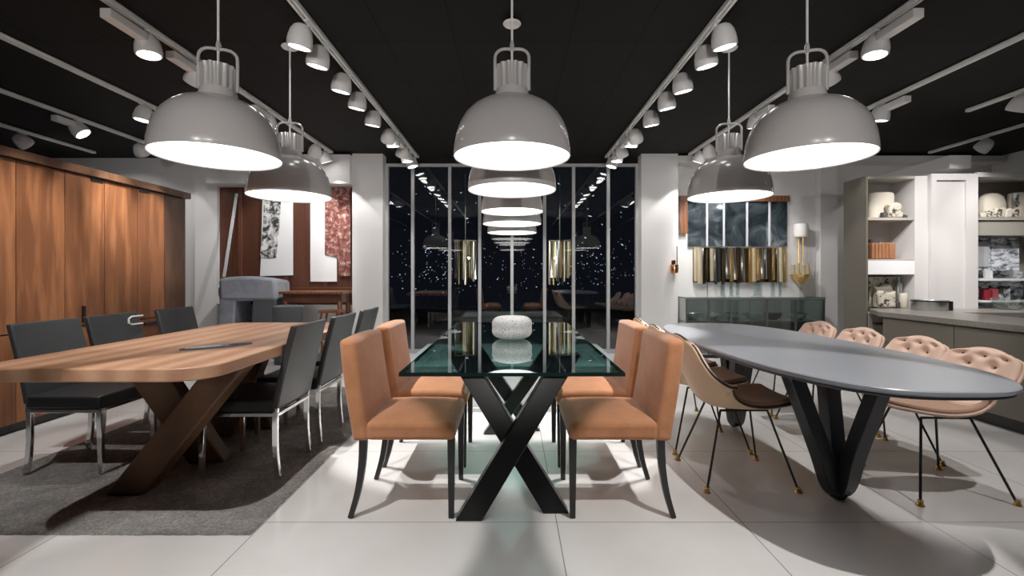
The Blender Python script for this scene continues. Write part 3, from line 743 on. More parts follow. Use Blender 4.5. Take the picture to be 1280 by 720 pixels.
# ------------------------------------------------------------------ shell chairs (local: faces +x)
PROF = [V((0.235, 0, 0.452)), V((0.19, 0, 0.446)), V((0.06, 0, 0.425)), V((-0.08, 0, 0.412)), V((-0.175, 0, 0.425)), V((-0.238, 0, 0.475)), V((-0.278, 0, 0.56)), V((-0.306, 0, 0.66)), V((-0.332, 0, 0.755)), V((-0.347, 0, 0.815))]
PROF_TALL = PROF
PROF_LOW = [V((p.x, 0, p.z if p.z < 0.46 else 0.46 + (p.z - 0.46) * 0.83)) for p in PROF]
WID = [0.16, 0.19, 0.212, 0.226, 0.234, 0.237, 0.234, 0.224, 0.202, 0.145]
def shell_pts(nu, nv, off=0.0, tuft=False, v0=0.0, v1=1.0, wscale=1.0):
    cen = spline(PROF, 8); n = len(cen) - 1
    wsp = spline([(i, w_, 0) for i, w_ in enumerate(WID)], 8)
    rows = []
    for j in range(nv + 1):
        v = v0 + (v1 - v0) * j / nv
        f = v * n; i = min(int(f), n - 1); fr = f - i
        c = cen[i].lerp(cen[i + 1], fr); wd = (wsp[i].y + (wsp[i + 1].y - wsp[i].y) * fr) * wscale
        d = (cen[min(i + 1, n)] - cen[max(i - 1, 0)]).normalized()
        nrm = V((-d.z, 0, d.x)) * -1  # towards the sitter
        if nrm.z < 0 and v < 0.4: nrm = -nrm
        if nrm.x < 0 and v >= 0.4: nrm = -nrm
        curl = 0.012 + 0.135 * math.exp(-((v - 0.52) / 0.19) ** 2)
        row = []
        for k in range(nu + 1):
            u = 2 * k / nu - 1
            p = c + V((0, u * wd, 0)) + nrm * (curl * abs(u) ** 2.4 + off)
            tv_ = max(0.0, (v - 0.84) / 0.16)
            p -= d * (0.045 * abs(u) ** 2.2 * tv_ * tv_)
            if tuft:
                dp = 0.0
                for (tu, tv) in TUFTS:
                    du, dv = (u - tu) * wd, (v - tv) * 0.92
                    q = math.hypot(du, dv)
                    dp = max(dp, math.exp(-(q / 0.028) ** 2) * 0.024)
                edge = min(1, (1 - abs(u)) / 0.12) * min(1, (v - v0) / (v1 - v0) / 0.08 if v1 > v0 else 1) * min(1, max(0, (v1 - v)) / 0.06)
                p += nrm * (0.022 * max(0, min(1, edge)) ** 0.5 - dp)
            row.append(p)
        rows.append(row)
    return rows
TUFTS = [(u, v) for v, us in ((0.54, (-0.6, 0, 0.6)), (0.635, (-0.32, 0.32, -0.86, 0.86)), (0.73, (-0.62, 0, 0.62)), (0.825, (-0.34, 0.34)), (0.90, (0.0, -0.62, 0.62))) for u in us]
def surf(rows, thick=None):
    bm = bmesh.new()
    vs = [[bm.verts.new(p) for p in r] for r in rows]
    for a, c in zip(vs, vs[1:]):
        for q in range(len(a) - 1): bm.faces.new((a[q], a[q + 1], c[q + 1], c[q]))
    return bm
def solid(o, th, off=0):
    md = o.modifiers.new('solidify', 'SOLIDIFY'); md.thickness = th; md.offset = off; return o
def make_shell(tufted):
    global PROF
    PROF = PROF_LOW if tufted else PROF_TALL
    t = thing('shell_chair', 'x', 'chair')
    solid(raw('shell', surf(shell_pts(22, 34)), 'beige', t, ang=180), 0.014)
    if tufted:
        solid(raw('back_upholstery', surf(shell_pts(44, 70, 0.009, True, 0.44, 0.985, 0.96)), 'pink', t, ang=180), 0.006)
        R_ = shell_pts(200, 200, 0.009, True, 0.44, 0.985, 0.96)
        bb = None
        for (tu, tv) in TUFTS:
            p = R_[int(round((tv - 0.44) / 0.545 * 200))][int(round((tu + 1) * 100))]
            if bb is None:
                bb = raw('button', LA([(0.009, -0.006), (0.0095, 0.0), (0.006, 0.004), (0.0, 0.005)], 10), 'button', t, p + V((0.004, 0, 0.0)), (0, R(75), 0))
            else:
                c = bb.copy(); C.objects.link(c); c.parent = t; c.location = p + V((0.004, 0, 0))
    else:
        solid(raw('back_upholstery', surf(shell_pts(30, 40, 0.014, False, 0.44, 0.985, 0.96)), 'pink', t, ang=180), 0.012)
    solid(raw('seat_pad', surf(shell_pts(24, 26, 0.018, False, 0.012, 0.44, 0.97)), 'seatbrown', t, ang=180), 0.026)
    rows = shell_pts(22, 34, 0.004)
    rim = [r[0] for r in rows] + rows[-1][1:-1] + [r[-1] for r in rows[::-1]] + rows[0][1:-1][::-1]
    raw('edge_piping', TB(rim, 0.0065, 6, closed=True), 'piping' if not tufted else 'pink', t)
    for sx_ in (-1, 1):
        for sy in (-1, 1):
            foot = V((-0.02 + sx_ * 0.245, sy * 0.215, 0.006)); top = V((-0.01 + sx_ * 0.13, sy * 0.10, 0.408))
            l = raw('leg', TB([top, foot], 0.0065, 8), 'black', t)
            raw('foot_glide', LA([(0.0, 0.03), (0.012, 0.028), (0.014, 0.012), (0.02, 0.0), (0.0, -0.001)], 12, (foot.x, foot.y, 0.001)), 'brass', l)
    raw('leg_frame', tube(tube(bmesh.new(), [(-0.14, -0.10, 0.405), (0.12, -0.10, 0.407)], 0.007, 6), [(-0.14, 0.10, 0.405), (0.12, 0.10, 0.407)], 0.007, 6), 'black', t)
    return t
S1 = make_shell(False); S2 = make_shell(True)
for k, (x, y, rz, lab) in enumerate([(1.305, 2.67, 0.0, 'beige shell chair nearest on the glass table side of the oval table'),
                                     (1.32, 3.19, 0.0, 'beige shell chair second on the glass table side of the oval table'),
                                     (1.35, 3.71, 0.0, 'beige shell chair farthest back on the glass table side of the oval table')]):
    c = S1 if k == 0 else dup(S1, (0, 0, 0))
    c.location = (x, y, 0); c.rotation_euler.z = rz; tag(c, lab, 'chair', 'beige shell chairs')
for k, (x, y, rz, lab) in enumerate([(2.28, 2.53, PI, 'pink button tufted shell chair nearest, at the right end of the oval table'),
                                     (2.36, 3.02, PI, 'pink button tufted shell chair second from the front on the counter side'),
                                     (2.36, 3.51, PI, 'pink button tufted shell chair third from the front on the counter side'),
                                     (2.36, 4.0, PI, 'pink button tufted shell chair farthest back, near the glass sideboard')]):
    c = S2 if k == 0 else dup(S2, (0, 0, 0))
    c.location = (x, y, 0); c.rotation_euler.z = rz; tag(c, lab, 'chair', 'pink tufted shell chairs')

# ------------------------------------------------------------------ walnut cupboards along the left
CX = -3.64; ys = [2.28, 2.645, 3.01, 3.376, 3.745, 4.11, 4.47, 4.82, 5.13]
def cupboard(y0, y1, lab, pull_side, low_pull, dark=False):
    yc = (y0 + y1) / 2; w_ = (y1 - y0) / 2; g = 0.003
    t = thing('walnut_cupboard', lab, 'cupboard', (CX - 0.3, yc, 0), group='walnut cupboards')
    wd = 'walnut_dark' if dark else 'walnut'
    obj('carcass', B(CX - 0.55, CX - 0.022, y0 + 0.001, y1 - 0.001, 0.07, 2.01), 'walnut_dark', t, smooth=False)
    obj('plinth', B(CX - 0.5, CX - 0.05, y0 + 0.001, y1 - 0.001, 0.0, 0.07), 'black', t, smooth=False)
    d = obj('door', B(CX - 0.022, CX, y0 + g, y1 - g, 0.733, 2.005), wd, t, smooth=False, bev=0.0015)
    if pull_side:
        ya = y1 - 0.14 if pull_side > 0 else y0 + 0.02
        obj('edge_pull', B(CX - 0.01, CX + 0.006, ya, ya + 0.12, 1.975, 2.006), 'black', d, smooth=False)
    lf = obj('lower_door', B(CX - 0.022, CX, y0 + g, y1 - g, 0.075, 0.722), wd, t, smooth=False, bev=0.0015)
    if low_pull == 'v':
        obj('handle', B(CX, CX + 0.022, y1 - 0.22, y1 - 0.20, 0.76, 0.90), 'black', d, smooth=False, bev=0.003)
    if low_pull in ('h', 'vh'):
        obj('handle', B(CX, CX + 0.02, y0 + 0.08, y0 + 0.26, 0.66, 0.69), 'black', lf, smooth=False, bev=0.003)
labs = ['walnut cupboard in the row, just outside the left edge of the photo', 'walnut cupboard cut off by the left edge of the photo',
        'wide plain walnut cupboard directly left of the one with a vertical black handle', 'walnut cupboard with a vertical black handle above the first two black chairs',
        'brightly lit walnut cupboard behind the chair with the handle ring', 'walnut cupboard with a short black pull at its top, next to the dark end one', 'dark walnut cupboard at the far end of the row beside the white pillar']
info = [(0, None), (0, None), (0, None), (1, 'v'), (0, None), (-1, 'h'), (0, None)]
for k in range(7):
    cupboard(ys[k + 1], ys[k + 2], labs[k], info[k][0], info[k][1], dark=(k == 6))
one('cornice_board', 'long walnut cornice board lying on top of the walnut cupboards', 'cornice', B(CX - 0.57, CX + 0.035, 2.645, 5.17, 2.012, 2.08), 'walnut_dark', bev=0.006)

# ------------------------------------------------------------------ left alcove
ax0, ax1, ay = -4.36, -2.31, 6.86
t = thing('wood_panelling', 'reddish wood panelling covering the left alcove behind the wooden table', 'panelling', (-3.3, ay, 0))
obj('panel_backing', B(ax0, ax1, ay, ay + 0.035, 0.0, 2.468), 'redwood', t, smooth=False)
for x in (-4.05, -3.72, -3.36, -3.05, -2.78):
    obj('batten', B(x - 0.03, x + 0.03, ay - 0.02, ay, 0.98, 2.468), 'redwood', t, smooth=False, bev=0.004)
obj('dado_rail', B(ax0, ax1, ay - 0.03, ay, 0.86, 0.98), 'redwood', t, smooth=False, bev=0.006)
obj('lower_panel', B(ax0, ax1, ay - 0.012, ay, 0.1, 0.72), 'wall', t, smooth=False)
def px(x, y, d): return ((x - 640) / F * d, d, H + (344 - y) / F * d)
def sheet(pts, d, th=0.012, y_off=0.0):
    """thin upright sheet whose outline is given by photo positions at distance d"""
    bm = bmesh.new(); a = []; c = []
    for (x, y) in pts:
        X, Y, Z = px(x, y, d); a.append(bm.verts.new((X, Y, Z))); c.append(bm.verts.new((X, Y + th, Z)))
    n = len(a)
    bm.faces.new(a); bm.faces.new(c[::-1])
    for i in range(n): bm.faces.new((a[i], c[i], c[(i + 1) % n], a[(i + 1) % n]))
    return bm
one('hanging_board', 'tall white board behind the black and white textile in the alcove', 'board', sheet([(328, 250), (366, 250), (366, 344), (325, 345), (326, 325)], 6.826), 'bluewhite', smooth=False)
one('hanging_board', 'tall white board beside the faded red rug in the alcove', 'board', sheet([(388, 250), (421, 250), (421, 352), (388, 352)], 6.826), 'bluewhite', smooth=False)
one('textile_hanging', 'black and white patterned textile hanging on a white board', 'textile', sheet([(330, 248), (351, 250), (349, 285), (345, 322), (334, 323), (325, 321), (329, 280)], 6.817, 0.008), 'bw', smooth=False)
one('hanging_rug', 'faded red rug hanging in the alcove beside the white pillar', 'rug', sheet([(406, 234), (438, 234), (438, 345), (424, 345), (422, 322), (406, 318)], 6.812, 0.012), 'redrug', smooth=False)
one('leaning_pole', 'pale grey slanted pole leaning in the corner of the alcove', 'pole', TB([px(280, 346, 6.6), px(296, 242, 6.75)], 0, w=0.035, h=0.02, side=(1, 0, 0)), 'paper', smooth=False)
# covered armchair in the alcove
t = thing('armchair', 'low armchair under a pale grey cloth cover in the left alcove', 'armchair', (-3.95, 6.45, 0))
def cloth(u, v, w_, c):
    if w_ > 0: c.z += 0.03 * (1 - u * u) - 0.02 * v
    c.x += 0.01 * math.sin(9 * c.z + 3 * c.y); return c
obj('cover', gridbox(-4.06, -3.26, 6.35, 6.8, 0.80, 1.10, 10, 6, 6, cloth), 'greycloth', t, bev=0.06, seg=3)
obj('side_panel', gridbox(-4.06, -3.84, 6.36, 6.78, 0.0, 0.82, 4, 4, 8, cloth), 'greycloth', t, bev=0.02)
obj('side_panel', gridbox(-3.60, -3.27, 6.36, 6.78, 0.0, 0.82, 4, 4, 8, cloth), 'darkcloth', t, bev=0.02)
obj('seat_cushion', gridbox(-3.85, -3.59, 6.36, 6.78, 0.35, 0.5, 4, 4, 2), 'darkcloth', t, bev=0.02)
one('pouffe', 'round dark grey pouffe beside the covered armchair in the alcove', 'pouffe', LA([(0.0, 0.001), (0.15, 0.001), (0.165, 0.1), (0.17, 0.50), (0.185, 0.70), (0.18, 0.75), (0.13, 0.765), (0.0, 0.765)], 40, (-2.95, 6.05, 0)), 'darkcloth')
t = thing('side_table', 'reddish wooden table with turned legs in the left alcove', 'table', (-2.85, 6.55, 0))
obj('tabletop', B(-3.22, -2.33, 6.34, 6.78, 0.90, 0.935), 'walnut', t, bev=0.008, smooth=False)
obj('apron', B(-3.18, -2.36, 6.38, 6.74, 0.78, 0.90), 'redwood', t, smooth=False)
for x in (-3.15, -2.40):
    for y in (6.40, 6.72):
        obj('leg', TB([(x, y, 0.80), (x + 0.01, y, 0.6), (x - 0.015, y, 0.35), (x + 0.015, y, 0.0)], [0.03, 0.036, 0.022, 0.016], 12), 'walnut', t)
t = thing('wooden_stool', 'small wooden stool with curved legs under the alcove table', 'stool', (-2.42, 6.2, 0))
obj('seat', B(-2.56, -2.28, 6.06, 6.30, 0.66, 0.695), 'walnut', t, bev=0.01, smooth=False)
for x in (-2.52, -2.32):
    for y in (6.10, 6.28):
        s_ = -1 if x < -2.4 else 1
        obj('leg', TB(spline([(x, y, 0.67), (x + s_ * 0.03, y, 0.45), (x - s_ * 0.005, y, 0.2), (x + s_ * 0.035, y, 0.0)], 4), 0.017, 8), 'walnut', t)

# ------------------------------------------------------------------ right bay
def pz(y, d): return H + (344 - y) / F * d
t = thing('wall_mirror', 'wide dark smoked mirror in five panels above the brass tubes on the rear wall', 'mirror', (3.3, 6.85, 1.58))
z0, z1 = pz(308, 6.85), pz(252, 6.85)
xs_ = [px(v, 0, 6.85)[0] for v in (860, 884, 905, 934, 962, 985)]
for a, c in zip(xs_, xs_[1:]):
    obj('mirror_panel', B(a + 0.006, c - 0.006, 6.86, 6.89, z0, z1), 'mirror', t, smooth=False)
for x in xs_[1:-1]:
    obj('divider', B(x - 0.014, x + 0.014, 6.85, 6.88, z0, z1), 'paper', t, smooth=False)
obj('top_board', B(xs_[0] - 0.12, xs_[-1] + 0.01, 6.82, 6.89, z1, z1 + 0.085), 'walnut', t, smooth=False)
obj('side_board', B(xs_[0] - 0.12, xs_[0] - 0.01, 6.83, 6.89, pz(292, 6.85), z1), 'walnut', t, smooth=False)
# brass tube relief
t = thing('brass_wall_relief', 'wall relief of upright gold and chrome tubes below the smoked mirror', 'relief', (3.4, 6.85, 1.05))
xa, xb = px(868, 0, 6.83)[0], px(984, 0, 6.83)[0]
obj('backing', B(xa, xb, 6.87, 6.895, pz(353, 6.83), pz(310, 6.83)), 'bronze', t, smooth=False)
n = 24; rnd = random.Random(11)
for k in range(n):
    x = xa + (xb - xa) * (k + 0.5) / n; rr = (xb - xa) / n * rnd.uniform(0.36, 0.66)
    zb = pz(353, 6.83) + rnd.uniform(-0.03, 0.05); zt_ = pz(310, 6.83) + rnd.uniform(-0.01, 0.01)
    obj('tube', TB([(x, 6.85 - rnd.uniform(0, 0.03), zb), (x, 6.85, zt_)], rr, 10), rnd.choice(['gilt', 'gilt', 'chrome', 'bronze', 'pale_brass', 'black', 'chrome']), t)
# wall sconce with shade
sx0, sy0 = px(1001, 0, 6.78)[0], 6.78
t = thing('wall_sconce', 'gilt wall sconce with white cup shade and crystal drop on the rear wall', 'wall lamp', (sx0, 6.85, 1.0))
obj('shade', LA([(0.085, 0.0), (0.095, 0.05), (0.095, 0.16), (0.088, 0.19), (0.0, 0.192)], 28, (sx0 + 0.0, sy0, pz(296, 6.78)), cap0=True), 'whiteshade', t)
for dx in (-0.035, 0.03):
    obj('rod', TB([(sx0 + dx, sy0, pz(340, 6.78)), (sx0 + dx, sy0, pz(294, 6.78))], 0.011, 8), 'brass', t)
obj('cup', LA([(0.02, pz(356, 6.78)), (0.07, pz(352, 6.78)), (0.13, pz(345, 6.78)), (0.135, pz(343, 6.78)), (0.0, pz(343, 6.78))], 24, (sx0, sy0, 0), flute=0.05, nfl=10), 'brass', t)
for dx, dz in ((-0.11, 0.0), (-0.04, 0.02), (0.04, 0.0), (0.11, 0.015)):
    obj('candle_tube', TB([(sx0 + dx, sy0, pz(344, 6.78)), (sx0 + dx, sy0, pz(331, 6.78) + dz)], 0.026, 10), 'pale_brass', t)
obj('wall_arm', TB([(sx0, sy0, pz(343, 6.78)), (sx0, 6.90, pz(343, 6.78))], 0.02, 8), 'brass', t)
bm = bmesh.new()
for k in range(9):
    bmesh.ops.create_icosphere(bm, subdivisions=2, radius=0.022 + 0.006 * (k % 2), matrix=Matrix.Translation((sx0 + 0.008 * (k % 2), sy0, pz(357, 6.78) - 0.048 * k)))
obj('crystal_drop', bm, 'clear', t)
# sconce on the pillar
t = thing('wall_sconce', 'small copper wall light with thin black rod on the white pillar', 'wall lamp', (2.37, 6.63, 1.2))
cx_, cy_ = px(843, 0, 6.6)[0], 6.58
obj('backplate', B(cx_ - 0.03, cx_ + 0.03, 6.63, 6.65, pz(340, 6.6), pz(325, 6.6)), 'copper', t, bev=0.004)
obj('lamp_body', LA([(0.0, pz(343, 6.6)), (0.055, pz(341, 6.6)), (0.062, pz(336, 6.6)), (0.058, pz(331, 6.6)), (0.0, pz(330.5, 6.6))], 24, (cx_ - 0.01, cy_, 0)), 'copper', t)
obj('rod', TB([(cx_ + 0.03, cy_, pz(332, 6.6)), (cx_ + 0.03, cy_, pz(308, 6.6))], 0.007, 8), 'black', t)
# glass sideboard
t = thing('glass_sideboard', 'low sideboard with smoked green glass doors against the rear wall', 'sideboard', (3.42, 6.6, 0))
xa, xb, y0, y1, z1 = 2.42, 4.36, 6.40, 6.84, 0.85
obj('top', B(xa, xb, y0, y1, z1 - 0.012, z1), 'clear', t, smooth=False)
obj('top_edge', B((xa - 0.003, xb + 0.003, y0 - 0.004, y0, z1 - 0.016, z1 + 0.001), (xa - 0.003, xa, y0, y1, z1 - 0.016, z1 + 0.001), (xb, xb + 0.003, y0, y1, z1 - 0.016, z1 + 0.001)), 'darkgrey', t, smooth=False)
obj('carcass', B((xa, xb, y1 - 0.02, y1, 0.05, z1 - 0.02), (xa, xa + 0.02, y0 + 0.02, y1, 0.05, z1 - 0.02), (xb - 0.02, xb, y0 + 0.02, y1, 0.05, z1 - 0.02), (xa, xb, y0 + 0.02, y1, 0.05, 0.08), (xa, xb, y0 + 0.06, y1, 0.50, 0.515)), 'cabteal', t, smooth=False)
obj('plinth', B(xa + 0.03, xb - 0.03, y0 + 0.04, y1 - 0.03, 0, 0.05), 'black', t, smooth=False)
dx = [xa, 2.74, 3.05, 3.55, 3.95, xb]
for a, c in zip(dx, dx[1:]):
    d = obj('glass_door', B(a + 0.004, c - 0.004, y0 + 0.004, y0 + 0.010, 0.07, z1 - 0.025), 'tealglass', t, smooth=False)
    obj('door_frame', B((a + 0.002, a + 0.014, y0, y0 + 0.014, 0.06, z1 - 0.022), (c - 0.014, c - 0.002, y0, y0 + 0.014, 0.06, z1 - 0.022), (a, c, y0, y0 + 0.014, z1 - 0.036, z1 - 0.022)), 'darkgrey', d, smooth=False)
rnd = random.Random(3)
for k, x in enumerate((2.60, 2.88, 3.18, 3.47, 3.76, 4.12)):
    lab = ['dark bowl in the sideboard, first from the left', 'dark bowl in the sideboard, second from the left', 'dark bowl in the sideboard, third from the left', 'dark bowl in the sideboard, third from the right', 'dark bowl in the sideboard, second from the right', 'dark bowl in the sideboard, first from the right'][k]
    one('bowl', lab, 'bowl', LA([(0.03, 0.0), (0.05, 0.004), (0.11, 0.07), (0.13, 0.10), (0.122, 0.10), (0.10, 0.07), (0.0, 0.012)], 24, (x, 6.62, 0.517)), rnd.choice(['steel', 'darkgrey', 'chrome']), group='bowls in the glass sideboard')
# glassware on the sideboard
for k, (pxx, hh, r_, lab) in enumerate([(884, 0.20, 0.012, 'thin clear glass candlestick at the left end of the sideboard'), (903, 0.22, 0.035, 'tall clear glass cylinder left of the twisted one on the sideboard'),
                                        (914, 0.22, 0.028, 'slim clear glass cylinder second from the left on the sideboard'), (922, 0.2, 0.024, 'short slim glass cylinder beside the block of clear glass'),
                                        (947, 0.23, 0.06, 'wide clear glass cylinder in the middle of the sideboard top'), (966, 0.22, 0.03, 'clear glass tube on the sideboard, right of the wide one'), (975, 0.2, 0.02, 'narrowest glass tube at the right of the sideboard glassware')]):
    x, y, _ = px(pxx, 0, 6.6)
    one('glass_candlestick', lab, 'candlestick', LA([(r_ * 1.5, 0.0), (r_ * 1.5, 0.008), (r_, 0.016), (r_, hh), (r_ * 0.85, hh), (r_ * 0.8, 0.02), (0.0, 0.02)], 20, (x, y, 0.851), cap0=True), 'clear', group='clear glassware on the sideboard')
one('air_vent', 'small dark wall grille high above the mirror', 'vent', B(*[(px(870 + 2.2 * k, 0, 6.89)[0], px(871.4 + 2.2 * k, 0, 6.89)[0], 6.88, 6.90, 2.46, 2.64) for k in range(9)], (px(870, 0, 6.89)[0], px(890, 0, 6.89)[0], 6.88, 6.9, 2.46, 2.475), (px(870, 0, 6.89)[0], px(890, 0, 6.89)[0], 6.88, 6.9, 2.625, 2.64)), 'darkgrey', smooth=False)
one('smoke_detector', 'black round detector high on the rear wall right of the mirror', 'detector', TB([px(944, 230, 6.90), px(944, 230, 6.84)], 0.06, 20), 'black')

# ------------------------------------------------------------------ kitchen: tall units at the back right
D = 5.0
def KX(x, d=D): return (x - 640) / F * d
x0, x1, x2, x3 = KX(1085), KX(1143), KX(1160), KX(1218)
ztop = pz(220, D)
t = thing('tall_shelf_unit', 'tall taupe shelf unit with open compartments beside the rear wall', 'shelf unit', (x0, D, 0))
yb = D + 0.34
obj('side_panel', B(x0 - 0.02, x0, D, yb, 0, ztop), 'taupe', t, smooth=False)
obj('side_panel', B(x1, x2, D - 0.005, yb, 0.0, ztop), 'offwhite', t, smooth=False)
obj('back_panel', B(x0, x1, yb - 0.02, yb, 0, ztop), 'greige', t, smooth=False)
obj('top_panel', B(x0, x1, D, yb, ztop - 0.03, ztop), 'greige', t, smooth=False)
for yy_ in (272, 324):
    obj('shelf', B(x0, x1, D + 0.005, yb - 0.02, pz(yy_ + 3, D), pz(yy_, D)), 'greige', t, smooth=False)
obj('light_panel', B(x0, x1, D - 0.002, D + 0.05, pz(343, D), pz(326, D)), 'bluewhite', t, smooth=False)
dr = obj('drawer', B(x0 + 0.004, x1 - 0.004, D - 0.004, D + 0.3, pz(432, D), pz(391.5, D)), 'greige', t, smooth=False, bev=0.003)
obj('drawer_handle', TB(spline([(KX(1087) + 0.03, D - 0.012, pz(404, D)), (KX(1092), D - 0.04, pz(404, D)), (KX(1099), D - 0.035, pz(404, D)), (KX(1101), D - 0.012, pz(404, D))], 5), 0.013, 8), 'black', dr)
# wall unit with shaker door
t = thing('tall_wall_cabinet', 'off-white wall cabinet with a framed door between the two shelf units', 'cabinet', ((x2 + x3) / 2, D, pz(388, D)))
zb, zt2 = pz(388, D), pz(218, D)
obj('carcass', B(x2 + 0.002, x3, D + 0.0, yb, zb, zt2), 'offwhite', t, smooth=False)
d = obj('door', B((x2 + 0.002, x2 + 0.06, D - 0.04, D, zb, zt2), (x3 - 0.13, x3, D - 0.04, D, zb, zt2), (x2 + 0.06, x3 - 0.13, D - 0.04, D, zt2 - 0.07, zt2), (x2 + 0.06, x3 - 0.13, D - 0.04, D, zb, zb + 0.02), (x2 + 0.06, x3 - 0.13, D - 0.022, D, zb, zt2)), 'offwhite', t, smooth=False)
# right shelves
x4, x5 = KX(1220), KX(1318)
t = thing('display_shelves', 'open display shelves at the right edge of the photo above the counter', 'shelf unit', ((x4 + x5) / 2, D, 0.8))
obj('back_panel', B(x4, x5, yb - 0.02, yb, 0.8, zt2), 'greige', t, smooth=False)
obj('top_panel', B(x4, x5, D - 0.02, yb, zt2 - 0.03, zt2 + 0.02), 'offwhite', t, smooth=False)
obj('side_panel', B(x5, x5 + 0.02, D, yb, 0.8, zt2), 'greige', t, smooth=False)
obj('shelf', B(x4, x5, D, yb - 0.02, pz(275, D), pz(272, D)), 'greige', t, smooth=False)
obj('light_panel', B(x4, x5, D + 0.02, D + 0.14, pz(294, D), pz(276, D)), 'greige', t, smooth=False)
obj('shelf', B(x4, x5, D + 0.02, yb - 0.02, pz(351, D), pz(348, D)), 'bluewhite', t, smooth=False)
obj('shelf', B(x4, x5, D + 0.02, yb - 0.02, pz(378, D), pz(376, D)), 'bluewhite', t, smooth=False)
obj('backsplash', B(x4, x5, yb - 0.03, yb - 0.02, 0.8, pz(338, D)), 'photo', t, smooth=False)
one('relief_picture', 'grey abstract relief picture at the left on the display shelves', 'picture', B(KX(1221), KX(1256), D + 0.15, D + 0.17, pz(338, D), pz(296, D)), 'photo', smooth=False)
one('relief_picture', 'grey abstract relief picture at the right edge on the display shelves', 'picture', B(KX(1258), KX(1293), D + 0.15, D + 0.17, pz(338, D), pz(296, D)), 'photo', smooth=False)
one('photo_card', 'pale square card in front of the left relief picture', 'card', B(KX(1225), KX(1252), D + 0.13, D + 0.145, pz(333, D), pz(302, D)), 'paper', smooth=False)
for k, xx_ in enumerate((1222, 1249)):
    one('shelf_bracket', ['white block under the left edge of the relief picture', 'white block under the middle of the relief pictures'][k], 'bracket', B(KX(xx_), KX(xx_ + 4), D + 0.10, D + 0.17, pz(348, D) + 0.001, pz(338, D)), 'bluewhite', smooth=False)

def jar(label, pxc, ybot, rpx, hpx, m, name='ceramic_jar', cat='jar', d=5.16, group=None, shape=None, ys=0.62):
    x = KX(pxc, d); z = ybot
    r = rpx * d / F; h = hpx * d / F
    prof = shape or [(0.0, 0.0), (0.85, 0.0), (1.0, 0.06), (1.0, 0.90), (0.95, 0.97), (0.8, 1.0), (0.0, 1.0)]
    bm = LA([(r * a, h * c) for a, c in prof if not (a == 0 and c == 0)], 32, (x, d, z), cap0=True)
    for v in bm.verts: v.co.y = d + (v.co.y - d) * ys
    return one(name, label, cat, bm, m, group=group)
s1 = pz(272, D) + 0.002; s2 = pz(324, D) + 0.002; s3 = 0.802
jar('large cream ceramic cylinder on the top shelf of the tall taupe unit', 1101, s1, 15, 33, 'cream', d=5.18)
def rock(label, pxc, zb_, w_, h_, dep, m, d, seed, name='decorative_stone', cat='ornament', group=None):
    rnd = random.Random(seed); x = KX(pxc, d); W = w_ * d / F; Hh = h_ * d / F
    def fn(u, v, q, c):
        if q < 0: return c
        c.x += 0.12 * W * math.sin(3.1 * c.z * 9 + seed) * (0.5 + 0.5 * q); c.z += 0.08 * Hh * math.sin(seed + 3 * u) ; return c
    return one(name, label, cat, gridbox(x - W / 2, x + W / 2, d - dep / 2, d + dep / 2, zb_, zb_ + Hh, 4, 3, 4, fn), m, group=group, bev=0.02, seg=3)
rock('small cream block with black scribbled marks in front of the cream cylinder', 1118, s1, 17, 18, 0.07, 'creamdark', 5.045, 1)
rock('small dark pebble to the left of the scribbled cream block', 1104.5, s1, 5, 7, 0.06, 'darkgrey', 5.06, 2, 'pebble')
rock('small dark pebble to the right of the scribbled cream block', 1130, s1, 5, 4, 0.05, 'darkgrey', 5.06, 3, 'pebble')
t = thing('wicker_box', 'brown wicker box on the middle shelf of the tall taupe unit', 'box', (KX(1101, 5.12), 5.12, s2))
obj('box_body', B(KX(1085.5, 5.08) + 0.01, KX(1116, 5.08), 5.04, 5.24, s2, pz(304, 5.1)), 'basket', t, bev=0.008, smooth=False)
for k in range(6):
    obj('box_slat', B(KX(1087, 5.04) + 0.02 + k * 0.038, KX(1087, 5.04) + 0.045 + k * 0.038, 5.03, 5.042, s2 + 0.01, pz(305, 5.1)), 'basket', t, smooth=False)
one('stacked_dish', 'small grey dish standing on the wicker box', 'dish', LA([(0.03, 0.0), (0.05, 0.005), (0.065, 0.04), (0.058, 0.042), (0.0, 0.015)], 24, (KX(1092, 5.14), 5.14, pz(304, 5.1) + 0.002), cap0=True), 'darkcloth')
one('decorated_panel', 'cream panel with black floral border in the lowest compartment of the taupe unit', 'picture', B(KX(1086, 5.2) + 0.02, KX(1122, 5.2), 5.22, 5.24, s3, pz(346, 5.2)), 'creamdark', smooth=False)
rock('rounded cream loaf shaped ornament with black outline in the lowest compartment', 1108, s3, 22, 20, 0.06, 'creamdark', 5.10, 4)
rock('tall cream block behind the loaf shaped ornament', 1103, s3, 22, 27, 0.04, 'cream', 5.18, 6)
jar('pale candle standing under the grey bottle in the lowest compartment', 1129, s3, 4.2, 18, 'cream', 'candle', 'candle', 5.06, ys=1)
jar('grey glass bottle standing behind the pale candle', 1123, s3, 4, 38, 'steel', 'glass_bottle', 'bottle', 5.14, ys=1, shape=[(0.0, 0.0), (1.0, 0.0), (1.0, 0.75), (0.5, 0.85), (0.5, 1.0), (0.0, 1.0)])
rock('small dark round ornament between the loaf ornament and the candle', 1122.5, s3, 4, 8, 0.03, 'darkgrey', 5.03, 7)
